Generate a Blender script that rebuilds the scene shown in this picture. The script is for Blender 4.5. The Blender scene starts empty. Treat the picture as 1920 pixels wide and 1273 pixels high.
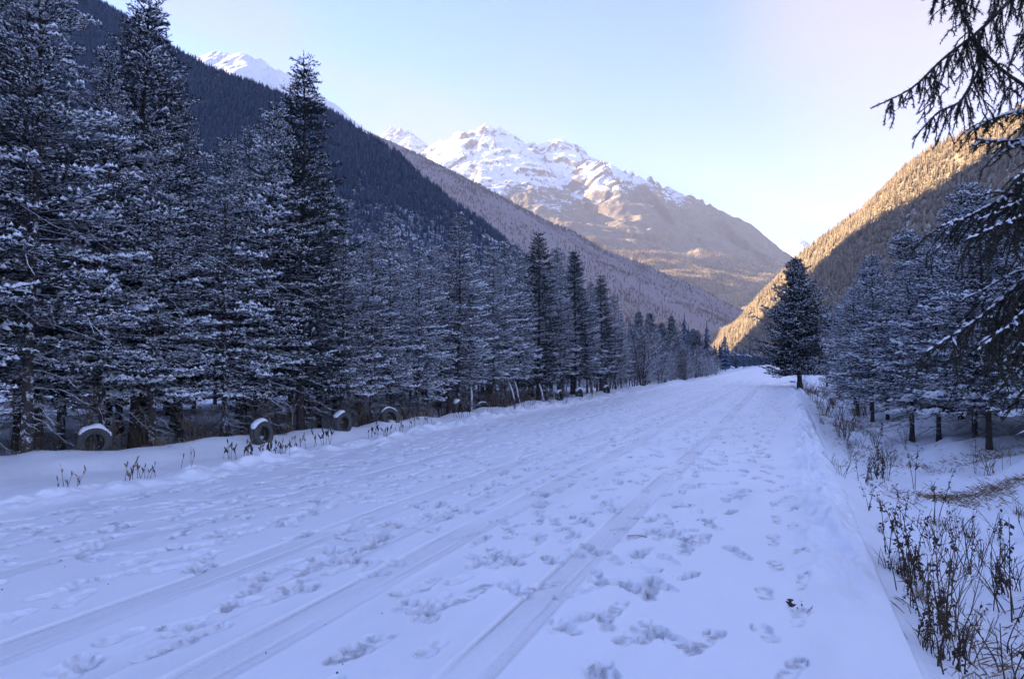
import bpy, math, random
import numpy as np

S = bpy.context.scene
COL = S.collection
R = math.radians

# ------------------------------------------------------------------ camera
cam_d = bpy.data.cameras.new('camera')
cam = bpy.data.objects.new('camera', cam_d)
COL.objects.link(cam)
cam_d.sensor_width = 36.0
cam_d.lens = 24.0
cam_d.clip_start = 0.05
cam_d.clip_end = 40000.0
cam.location = (0.0, 0.0, 1.6)
cam.rotation_euler = (R(90 + 2.17), 0.0, R(21.53))
S.camera = cam

# ------------------------------------------------------------------ sky, sun, exposure
SUN_EL, SUN_AZ = 21.0, -90.0            # the sun stands over the left valley side (towards -X)
world = bpy.data.worlds.new('World')
S.world = world
world.use_nodes = True
wn, wl = world.node_tree.nodes, world.node_tree.links
wn.clear()
w_out = wn.new('ShaderNodeOutputWorld')
w_bg = wn.new('ShaderNodeBackground')
sky = wn.new('ShaderNodeTexSky')
sky.sky_type = 'NISHITA'
sky.sun_disc = False
sky.sun_elevation = R(SUN_EL)
sky.sun_rotation = R(SUN_AZ)
sky.altitude = 3000.0
sky.air_density = 1.0
sky.dust_density = 0.4
sky.ozone_density = 5.0
w_bg.inputs['Strength'].default_value = 0.08
w_tint = wn.new('ShaderNodeMix'); w_tint.data_type = 'RGBA'; w_tint.blend_type = 'MULTIPLY'
w_tint.inputs[0].default_value = 1.0
w_tint.inputs[7].default_value = (0.99, 0.93, 1.05, 1.0)          # the photograph's cool, faintly violet white balance
wl.new(sky.outputs[0], w_tint.inputs[6])
# a thin milky veil: thick near the horizon, drifting in faint streaks higher up
w_co = wn.new('ShaderNodeTexCoord'); w_sep = wn.new('ShaderNodeSeparateXYZ')
wl.new(w_co.outputs['Generated'], w_sep.inputs[0])
w_el = wn.new('ShaderNodeMapRange'); w_el.interpolation_type = 'SMOOTHSTEP'
for i, v in ((1, 0.40), (2, 0.02), (3, 0.0), (4, 0.50)): w_el.inputs[i].default_value = v
wl.new(w_sep.outputs['Z'], w_el.inputs[0])
w_map = wn.new('ShaderNodeMapping'); w_map.inputs['Scale'].default_value = (1.0, 1.0, 2.6); w_map.inputs['Location'].default_value = (0.35, 0.1, 0.0)
wl.new(w_co.outputs['Generated'], w_map.inputs[0])
w_no = wn.new('ShaderNodeTexNoise'); w_no.inputs['Scale'].default_value = 1.7; w_no.inputs['Detail'].default_value = 3.0; w_no.inputs['Roughness'].default_value = 0.45
wl.new(w_map.outputs[0], w_no.inputs['Vector'])
w_cl = wn.new('ShaderNodeMapRange'); w_cl.interpolation_type = 'SMOOTHSTEP'
for i, v in ((1, 0.50), (2, 0.72), (3, 0.0), (4, 0.50)): w_cl.inputs[i].default_value = v
wl.new(w_no.outputs[0], w_cl.inputs[0])
w_max = wn.new('ShaderNodeMath'); w_max.operation = 'MAXIMUM'
wl.new(w_el.outputs[0], w_max.inputs[0]); wl.new(w_cl.outputs[0], w_max.inputs[1])
w_mix = wn.new('ShaderNodeMix'); w_mix.data_type = 'RGBA'
wl.new(w_max.outputs[0], w_mix.inputs[0]); wl.new(w_tint.outputs[2], w_mix.inputs[6])
w_mix.inputs[7].default_value = (1.36, 1.22, 1.36, 1.0)
# a soft bank of sunlit cloud over the right-hand hill
w_vec = wn.new('ShaderNodeVectorMath'); w_vec.operation = 'DOT_PRODUCT'
_ca, _ce = R(12.0), R(27.0)
w_vec.inputs[1].default_value = (math.sin(_ca) * math.cos(_ce), math.cos(_ca) * math.cos(_ce), math.sin(_ce))
wl.new(w_co.outputs['Generated'], w_vec.inputs[0])
w_ring = wn.new('ShaderNodeMapRange'); w_ring.interpolation_type = 'SMOOTHERSTEP'
for i, v in ((1, 0.955), (2, 1.0), (3, 0.0), (4, 0.60)): w_ring.inputs[i].default_value = v
w_wob = wn.new('ShaderNodeMath'); w_wob.operation = 'MULTIPLY_ADD'; w_wob.inputs[1].default_value = 0.05; wl.new(w_no.outputs[0], w_wob.inputs[0])
w_off = wn.new('ShaderNodeMath'); w_off.operation = 'SUBTRACT'; w_off.inputs[1].default_value = 0.025
wl.new(w_vec.outputs['Value'], w_off.inputs[0]); wl.new(w_off.outputs[0], w_wob.inputs[2]); wl.new(w_wob.outputs[0], w_ring.inputs[0])
w_mix2 = wn.new('ShaderNodeMix'); w_mix2.data_type = 'RGBA'
wl.new(w_ring.outputs[0], w_mix2.inputs[0]); wl.new(w_mix.outputs[2], w_mix2.inputs[6])
w_mix2.inputs[7].default_value = (1.85, 1.50, 1.38, 1.0)
wl.new(w_mix2.outputs[2], w_bg.inputs['Color'])
wl.new(w_bg.outputs[0], w_out.inputs['Surface'])

sun_d = bpy.data.lights.new('sun', 'SUN')
sun_d.energy = 5.0
sun_d.angle = R(0.53)
sun_d.color = (1.0, 0.79, 0.53)
sun = bpy.data.objects.new('sun', sun_d)
COL.objects.link(sun)
_az, _el = R(SUN_AZ), R(SUN_EL)
SUN_DIR = np.array([math.sin(_az) * math.cos(_el), math.cos(_az) * math.cos(_el), math.sin(_el)])
sun.rotation_euler = (R(90) - _el, 0.0, math.atan2(-SUN_DIR[0], SUN_DIR[1]) + math.pi)
sun.location = (-60, 0, 60)

S.view_settings.view_transform = 'Standard'
S.view_settings.look = 'None'
S.view_settings.gamma = 1.0
S.view_settings.use_curve_mapping = False
S.view_settings.exposure = 2.56
S.render.engine = 'CYCLES'
S.cycles.max_bounces = 8
S.cycles.diffuse_bounces = 4
S.cycles.volume_bounces = 1
S.cycles.use_denoising = True

# ------------------------------------------------------------------ numeric helpers
def _hash(ix, iy, seed):
    ix = ix.astype(np.int64).astype(np.uint64); iy = iy.astype(np.int64).astype(np.uint64)
    h = (ix * np.uint64(374761393) + iy * np.uint64(668265263) + np.uint64(seed * 1442695 + 12345)) & np.uint64(0xFFFFFFFF)
    h = ((h ^ (h >> np.uint64(13))) * np.uint64(1274126177)) & np.uint64(0xFFFFFFFF)
    h = ((h ^ (h >> np.uint64(16))) * np.uint64(2246822519)) & np.uint64(0xFFFFFFFF)
    h = h ^ (h >> np.uint64(15))
    return h.astype(np.float64) / 4294967295.0

def noise(x, y, seed=0):
    """gradient noise, about -1..1"""
    x, y = np.broadcast_arrays(np.asarray(x, float), np.asarray(y, float))
    x0, y0 = np.floor(x), np.floor(y)
    fx, fy = x - x0, y - y0
    u, v = fx * fx * fx * (fx * (fx * 6 - 15) + 10), fy * fy * fy * (fy * (fy * 6 - 15) + 10)
    def g(ix, iy, dx, dy):
        a = _hash(ix, iy, seed) * 2 * np.pi
        return np.cos(a) * dx + np.sin(a) * dy
    a = g(x0, y0, fx, fy); b = g(x0 + 1, y0, fx - 1, fy)
    c = g(x0, y0 + 1, fx, fy - 1); d = g(x0 + 1, y0 + 1, fx - 1, fy - 1)
    return 1.5 * ((a * (1 - u) + b * u) * (1 - v) + (c * (1 - u) + d * u) * v)

def fbm(x, y, octaves=4, seed=0, gain=0.5):
    t, a, n = 0.0, 1.0, 0.0
    for k in range(octaves):
        t = t + a * noise(x * 2 ** k, y * 2 ** k, seed + 17 * k); n += a; a *= gain
    return t / n

def ridged(x, y, octaves=3, seed=0):
    t, a, n = 0.0, 1.0, 0.0
    for k in range(octaves):
        t = t + a * (1 - np.abs(noise(x * 2 ** k, y * 2 ** k, seed + 31 * k))); n += a; a *= 0.5
    return t / n

def nrm(v):
    v = np.asarray(v, float)
    return v / np.maximum(np.linalg.norm(v, axis=-1, keepdims=True), 1e-9)

def mesh_from(name, V, F, mats=(), mi=None, smooth=False, attrs=None):
    """V (n,3), F (m,3) or (m,4) numpy arrays -> mesh"""
    V = np.ascontiguousarray(V, dtype=np.float32); F = np.ascontiguousarray(F, dtype=np.int32)
    me = bpy.data.meshes.new(name)
    k = F.shape[1]
    me.vertices.add(len(V)); me.vertices.foreach_set('co', V.ravel())
    me.loops.add(F.size); me.loops.foreach_set('vertex_index', F.ravel())
    me.polygons.add(len(F))
    me.polygons.foreach_set('loop_start', np.arange(0, F.size, k, dtype=np.int32))
    me.polygons.foreach_set('loop_total', np.full(len(F), k, dtype=np.int32))
    for m in mats: me.materials.append(m)
    if mi is not None: me.polygons.foreach_set('material_index', np.asarray(mi, dtype=np.int32))
    me.polygons.foreach_set('use_smooth', np.full(len(F), smooth))
    for an, av in (attrs or {}).items():
        at = me.attributes.new(an, 'FLOAT', 'POINT'); at.data.foreach_set('value', np.asarray(av, dtype=np.float32))
    me.update(calc_edges=True)
    me.validate()
    return me

class Geo:
    """collects triangles, with a material index each"""
    def __init__(s): s.V, s.F, s.M, s.n = [], [], [], 0
    def add(s, V, F, m=0):
        V = np.asarray(V, float).reshape(-1, 3); F = np.asarray(F, int).reshape(-1, 3)
        s.V.append(V); s.F.append(F + s.n); s.M.append(np.full(len(F), m)); s.n += len(V)
    def tube(s, P, rad, sides=5, m=0, cap=True):
        P = np.asarray(P, float); n = len(P); rad = np.broadcast_to(np.asarray(rad, float), (n,))
        T = nrm(np.gradient(P, axis=0))
        ref = np.array([0, 0, 1.0]) if abs(T[0][2]) < 0.9 else np.array([1.0, 0, 0])
        A = nrm(np.cross(T, ref)); B = np.cross(T, A)
        ang = np.arange(sides) * 2 * np.pi / sides
        V = P[:, None] + rad[:, None, None] * (np.cos(ang)[None, :, None] * A[:, None] + np.sin(ang)[None, :, None] * B[:, None])
        V = V.reshape(-1, 3)
        i = np.arange(n - 1)[:, None] * sides; j = np.arange(sides)[None]; k = (j + 1) % sides
        a, b, c, d = i + j, i + k, i + sides + k, i + sides + j
        F = np.concatenate([np.stack([a, d, c], -1).reshape(-1, 3), np.stack([a, c, b], -1).reshape(-1, 3)])
        if cap:
            for base, fl in ((0, 1), ((n - 1) * sides, -1)):
                for q in range(1, sides - 1):
                    t = [base, base + q, base + q + 1]
                    F = np.vstack([F, [t if fl > 0 else t[::-1]]])
        s.add(V, F, m)
    def mesh(s, name, mats, smooth=False):
        return mesh_from(name, np.concatenate(s.V), np.concatenate(s.F), mats, np.concatenate(s.M), smooth)

def link(name, me, parent=None, loc=None):
    o = bpy.data.objects.new(name, me); COL.objects.link(o)
    if parent is not None: o.parent = parent
    if loc is not None: o.location = loc
    return o

def tag(o, label=None, cat=None, group=None, kind=None):
    if label: o['label'] = label
    if cat: o['category'] = cat
    if group: o['group'] = group
    if kind: o['kind'] = kind
    return o

def root(name, label, cat, loc=(0, 0, 0), rz=0.0, group=None):
    o = bpy.data.objects.new(name, None); COL.objects.link(o)
    o.location = loc; o.rotation_euler = (0, 0, rz); o.empty_display_size = 0.2
    return tag(o, label, cat, group)

def copy_thing(src, loc, rz, scale, label, group=None):
    r = src.copy(); COL.objects.link(r)
    r.location = loc; r.rotation_euler = (0, 0, rz); r.scale = scale
    r['label'] = label
    if group: r['group'] = group
    for ch in src.children:
        c = ch.copy(); COL.objects.link(c); c.parent = r
        for g in ch.children:
            d = g.copy(); COL.objects.link(d); d.parent = c
    return r

# ------------------------------------------------------------------ materials
def mat(name):
    m = bpy.data.materials.new(name); m.use_nodes = True
    nt = m.node_tree; nt.nodes.clear()
    out = nt.nodes.new('ShaderNodeOutputMaterial'); b = nt.nodes.new('ShaderNodeBsdfPrincipled')
    nt.links.new(b.outputs[0], out.inputs['Surface'])
    b.inputs['Specular IOR Level'].default_value = 0.2
    b.inputs['Roughness'].default_value = 0.85
    return m, nt, b

def N(nt, typ, **kw):
    n = nt.nodes.new(typ)
    for k, v in kw.items():
        if k in n.inputs.keys(): n.inputs[k].default_value = v
        else: setattr(n, k, v)
    return n

def ramp(nt, fac, stops):
    r = nt.nodes.new('ShaderNodeValToRGB')
    while len(r.color_ramp.elements) < len(stops): r.color_ramp.elements.new(0.5)
    for e, (p, c) in zip(r.color_ramp.elements, stops):
        e.position = p; e.color = (*c, 1) if len(c) == 3 else c
    nt.links.new(fac, r.inputs[0])
    return r

def tex_noise(nt, scale, detail=4, rough=0.55, vec=None, dist=0.0):
    n = N(nt, 'ShaderNodeTexNoise', Scale=scale, Detail=detail, Roughness=rough, Distortion=dist)
    if vec is not None: nt.links.new(vec, n.inputs['Vector'])
    return n

def pos(nt): return nt.nodes.new('ShaderNodeNewGeometry').outputs['Position']
def objco(nt): return nt.nodes.new('ShaderNodeTexCoord').outputs['Object']

def mix(nt, fac, a, b):
    m = N(nt, 'ShaderNodeMix', data_type='RGBA')
    if isinstance(fac, (int, float)): m.inputs[0].default_value = fac
    else: nt.links.new(fac, m.inputs[0])
    for i, c in ((6, a), (7, b)):
        if isinstance(c, tuple): m.inputs[i].default_value = (*c, 1)
        else: nt.links.new(c, m.inputs[i])
    return m.outputs[2]

def math_(nt, op, a, b=None, clamp=False):
    m = N(nt, 'ShaderNodeMath', operation=op); m.use_clamp = clamp
    for i, c in ((0, a), (1, b)):
        if c is None: continue
        if isinstance(c, (int, float)): m.inputs[i].default_value = c
        else: nt.links.new(c, m.inputs[i])
    return m.outputs[0]

def attr(nt, name):
    a = N(nt, 'ShaderNodeAttribute'); a.attribute_name = name
    return a.outputs['Fac']

def normal_z(nt):
    g = nt.nodes.new('ShaderNodeNewGeometry'); s = nt.nodes.new('ShaderNodeSeparateXYZ')
    nt.links.new(g.outputs['Normal'], s.inputs[0])
    return s.outputs['Z']

def bump(nt, b, h, strength=0.3, dist=0.02):
    n = N(nt, 'ShaderNodeBump', Strength=strength, Distance=dist)
    nt.links.new(h, n.inputs['Height']); nt.links.new(n.outputs[0], b.inputs['Normal'])

SNOW = (0.89, 0.90, 0.93)

def m_road():
    m, nt, b = mat('trodden_snow')
    p = pos(nt)
    fine = tex_noise(nt, 60, 5, 0.7, p); coarse = tex_noise(nt, 1.3, 4, 0.6, p)
    grit = tex_noise(nt, 170, 2, 0.6, p)
    clean = mix(nt, coarse.outputs[0], (0.86, 0.87, 0.91), (0.91, 0.92, 0.94))
    packed_shade = mix(nt, fine.outputs[0], (0.12, 0.11, 0.11), (0.56, 0.57, 0.61))
    w = math_(nt, 'MULTIPLY', attr(nt, 'wear_shade'), math_(nt, 'ADD', math_(nt, 'MULTIPLY', math_(nt, 'SUBTRACT', grit.outputs[0], 0.42), 5.0, True), 0.65), True)  # attribute holds real wear plus shade painted into the boot prints
    nt.links.new(mix(nt, w, clean, packed_shade), b.inputs['Base Color'])
    bump(nt, b, fine.outputs[0], 0.35, 0.006)
    b.inputs['Roughness'].default_value = 0.48
    b.inputs['Specular IOR Level'].default_value = 0.6
    return m

def m_snow(name, litter=0.0, tint=SNOW):
    m, nt, b = mat(name)
    p = pos(nt)
    big = tex_noise(nt, 0.8, 5, 0.6, p); fine = tex_noise(nt, 25, 5, 0.65, p); mid = tex_noise(nt, 5, 5, 0.7, p)
    c = mix(nt, big.outputs[0], tuple(v * 0.93 for v in tint), tint)
    if litter:
        straw = mix(nt, fine.outputs[0], (0.055, 0.04, 0.028), (0.20, 0.15, 0.10))
        cov = math_(nt, 'MULTIPLY', attr(nt, 'litter'), 1.0)
        s = math_(nt, 'ADD', math_(nt, 'ADD', math_(nt, 'MULTIPLY', fine.outputs[0], 0.9), math_(nt, 'MULTIPLY', mid.outputs[0], 0.9)), cov)
        f = ramp(nt, s, [(0.0, (0, 0, 0)), (0.0, (0, 0, 0))])
        f.color_ramp.elements[0].position = 0.0; f.color_ramp.elements[1].position = 1.0
        k = math_(nt, 'MULTIPLY', math_(nt, 'SUBTRACT', s, 1.50), 4.0, True)
        c = mix(nt, k, c, straw)
    nt.links.new(c, b.inputs['Base Color'])
    bump(nt, b, math_(nt, 'ADD', fine.outputs[0], mid.outputs[0]), 0.5, 0.03)
    return m

def m_plain(name, c0, c1, scale=12.0, rough=0.9, bmp=0.0, snow_up=None):
    m, nt, b = mat(name)
    o = objco(nt)
    n = tex_noise(nt, scale, 4, 0.65, o)
    c = mix(nt, n.outputs[0], c0, c1)
    if snow_up is not None:
        n2 = tex_noise(nt, scale * 0.35, 4, 0.7, o)
        k = math_(nt, 'ADD', normal_z(nt), math_(nt, 'MULTIPLY', math_(nt, 'SUBTRACT', n2.outputs[0], 0.5), 1.6))
        k = math_(nt, 'MULTIPLY', math_(nt, 'SUBTRACT', k, snow_up), 5.0, True)
        c = mix(nt, k, c, (0.80, 0.82, 0.86))
    nt.links.new(c, b.inputs['Base Color'])
    b.inputs['Roughness'].default_value = rough
    if bmp: bump(nt, b, n.outputs[0], bmp, 0.02)
    return m

def m_bark(name, dark=(0.030, 0.024, 0.020), light=(0.10, 0.085, 0.075), frost=0.52):
    """bark with snow blown onto it in blotches"""
    m, nt, b = mat(name)
    o = objco(nt)
    mp = N(nt, 'ShaderNodeMapping'); mp.inputs['Scale'].default_value = (1, 1, 0.25); nt.links.new(o, mp.inputs[0])
    n = tex_noise(nt, 40, 4, 0.7, mp.outputs[0]); n2 = tex_noise(nt, 9, 5, 0.75, o)
    c = mix(nt, n.outputs[0], dark, light)
    k = math_(nt, 'MULTIPLY', math_(nt, 'SUBTRACT', n2.outputs[0], frost), 12.0, True)
    c = mix(nt, k, c, (0.76, 0.78, 0.83))
    nt.links.new(c, b.inputs['Base Color'])
    bump(nt, b, n.outputs[0], 0.6, 0.02)
    return m

def m_needles(name, c0, c1, frost=None):
    m, nt, b = mat(name)
    o = objco(nt)
    n = tex_noise(nt, 3.0, 3, 0.6, o)
    c = mix(nt, n.outputs[0], c0, c1)
    if frost is not None:
        n2 = tex_noise(nt, 2.2, 4, 0.7, o)
        c = mix(nt, math_(nt, 'MULTIPLY', math_(nt, 'SUBTRACT', n2.outputs[0], frost), 6.0, True), c, (0.62, 0.65, 0.70))
    nt.links.new(c, b.inputs['Base Color'])
    b.inputs['Roughness'].default_value = 0.75
    return m

M = dict(
    road=m_road(),
    snow=m_snow('fresh_snow'),
    ground=m_snow('snow_with_dead_grass', 1.0),
    valley=m_snow('valley_snow'),
    twig_snow=m_plain('snow_on_twigs', (0.76, 0.78, 0.83), (0.86, 0.87, 0.90), 6, 0.8),
    clump=m_plain('snow_clump', (0.82, 0.84, 0.88), (0.88, 0.89, 0.91), 10, 0.8, 0.3),
    bark=m_bark('spruce_bark', frost=0.66),
    bark_frost=m_bark('snow_blown_bark', frost=0.54),
    dark_bark=m_bark('dark_bark', frost=0.66),
    dead=m_plain('dead_twigs', (0.035, 0.028, 0.022), (0.09, 0.075, 0.065), 20, 0.9, 0, 0.05),
    needle=m_needles('spruce_needles', (0.009, 0.013, 0.011), (0.032, 0.036, 0.028)),
    needle_grey=m_needles('frosted_needles', (0.009, 0.013, 0.012), (0.034, 0.040, 0.036), 0.56),
    needle_dark=m_needles('dark_fir_needles', (0.012, 0.019, 0.018), (0.032, 0.042, 0.038)),
    needle_near=m_needles('hanging_spruce_needles', (0.022, 0.026, 0.016), (0.060, 0.060, 0.034)),
    larch=m_plain('frosted_bare_twigs', (0.06, 0.05, 0.045), (0.16, 0.14, 0.13), 8, 0.9, 0, 0.35),
    weed=m_plain('dead_weed_stem', (0.030, 0.020, 0.013), (0.085, 0.058, 0.036), 25),
    weed_leaf=m_plain('withered_leaf', (0.030, 0.020, 0.014), (0.10, 0.066, 0.042), 30),
    brush=m_plain('brown_brush', (0.075, 0.050, 0.036), (0.20, 0.145, 0.105), 20, 0.9, 0, 0.75),
    straw=m_plain('dry_straw', (0.16, 0.11, 0.065), (0.32, 0.24, 0.15), 20),
    rubber=m_plain('weathered_rubber', (0.040, 0.040, 0.040), (0.13, 0.125, 0.115), 14, 0.85, 0.3),
    post=m_bark('snow_crusted_pole', frost=0.42),
    grit=m_plain('grit', (0.02, 0.018, 0.016), (0.06, 0.05, 0.045), 30),
)

# ------------------------------------------------------------------ near ground
RNG = np.random.default_rng(7)
XL, XR = -7.85, 0.655                     # edges of the snowed-over road

def sstep(a, b, x):
    t = np.clip((x - a) / (b - a), 0, 1); return t * t * (3 - 2 * t)

def bank_x(y):                            # crest of the bank on the left, where the tyres stand
    return -8.75 - 1.95 * np.exp(-(np.maximum(y, 3) - 6.5) / 4.0) - 0.12 * np.sin(y * 0.21)

def right_edge(y):
    return XR + 0.010 * np.clip(y - 8, 0, 60) + 0.05 * noise(y * 0.35, 3.3, 5) * sstep(6, 14, y)

def road_rise(y):                         # the far end of the road climbs a little
    return 0.0045 * np.clip(y - 90, 0, None) * sstep(90, 160, y)

def H(x, y):
    x, y = np.broadcast_arrays(np.asarray(x, float), np.asarray(y, float))
    z = 0.015 * fbm(x * 0.5, y * 0.3, 3, 11) + road_rise(y)
    # left: a ploughed lip, a hollow, then the bank and the wood floor behind it
    l = XL + 0.25 * noise(y * 0.45, 8.1, 21) - x
    lip = np.exp(-((l - 0.15) / 0.30) ** 2) * (0.09 + 0.20 * fbm(x * 2.4, y * 1.8, 4, 23))
    b = bank_x(y) - x
    rise = sstep(-1.1, 0.05, b) * (0.20 + 0.10 * noise(y * 0.6, 1.7, 25)) - sstep(0.12, 1.1, b) * (0.42 + 0.1 * noise(x * 0.5, y * 0.5, 27))
    left = lip + rise + 0.10 * fbm(x * 1.2, y * 1.2, 4, 29) * sstep(0.1, 0.8, l) + 0.25 * noise(x * 0.1, y * 0.1, 31) * sstep(1, 6, b)
    z = z + np.where(l > -0.5, left, 0)
    # right: the broken edge, a ditch, then hummocks
    d = x - right_edge(y)
    soft = 1 - sstep(4.6, 8.5, y)
    drop = -0.13 * sstep(0.0, 0.05, d) * soft - 0.13 * sstep(-0.1, 0.4, d) * (1 - soft)
    ditch = -0.50 * sstep(0.05, 1.15, d) + 0.50 * sstep(1.9, 4.6, d)
    ditch = ditch * (0.9 + 0.25 * noise(y * 0.3, 5.5, 33)) * (1 - 0.45 * sstep(14, 40, y))
    hum = 0.46 * fbm(x * 0.33, y * 0.24, 3, 35) * sstep(1.6, 3.2, d) + 0.22 * fbm(x * 1.3, y * 0.9, 4, 37) * sstep(0.2, 1.0, d)
    mound = 0.42 * np.exp(-(((x - 4.7) / 1.6) ** 2 + ((y - 13.0) / 1.8) ** 2)) + 0.22 * np.exp(-(((x - 1.75) / 0.55) ** 2 + ((y - 7.2) / 1.3) ** 2))
    lip2 = 0.17 * np.exp(-((d + 0.25) / 0.25) ** 2) * sstep(4.5, 7, y) * (0.35 + 1.3 * fbm(x * 3.4, y * 2.2, 3, 39))
    z = z + np.where(d > -0.9, drop * (d > -0.2) + ditch + hum + mound * (d > 0.1) + lip2, 0)
    # far away the ground flattens out
    return z

def litter(x, y):
    """how much dead grass shows through the snow"""
    d = x - right_edge(y); b = bank_x(y) - x
    r = 0.30 * fbm(x * 0.6, y * 0.5, 3, 41) * (d > 0.02) + 0.14 * sstep(0.0, 0.3, d)
    for (cx, cy, sx, sy, a) in ((2.9, 12.6, 0.9, 0.5, 0.5), (4.2, 16.6, 2.0, 0.9, 0.45), (2.6, 26, 1.3, 2.5, 0.5), (1.6, 38, 0.8, 9, 0.55), (1.15, 4.1, 0.35, 1.0, 0.35), (2.0, 3.2, 0.6, 0.9, 0.4)):
        r = r + a * np.exp(-((x - cx) / sx) ** 2 - ((y - cy) / sy) ** 2)
    w = sstep(0.1, 0.5, b) * (0.36 + 0.25 * fbm(x * 0.5, y * 0.5, 3, 43)) - 0.45 * sstep(9, 14, b)
    return r + w

def axis(segs):
    """segs: (start, end, step at start, step at end)"""
    out = []
    for a, e, s0, s1 in segs:
        L = e - a
        n = max(2, int(round(L / ((s0 + s1) / 2))))
        t = np.linspace(0, 1, n, endpoint=False)
        r = s1 / s0
        f = t if abs(r - 1) < 1e-3 else (r ** t - 1) / (r - 1)
        out.append(a + L * f)
    return np.append(np.concatenate(out), segs[-1][1])

def sheet(name, xs, ys, zfun, m, attrs=None, smooth=True, kind='structure'):
    X, Y = np.meshgrid(xs, ys)
    Z = zfun(X, Y)
    V = np.stack([X, Y, Z], -1).reshape(-1, 3)
    nx, ny = len(xs), len(ys)
    i = (np.arange(ny - 1)[:, None] * nx + np.arange(nx - 1)[None]).ravel()
    F = np.stack([i, i + 1, i + nx + 1, i + nx], -1)
    at = {k: f(X, Y).ravel() for k, f in (attrs or {}).items()}
    o = link(name, mesh_from(name, V, F, [m], None, smooth, at)); tag(o, kind=kind)
    return o

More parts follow.
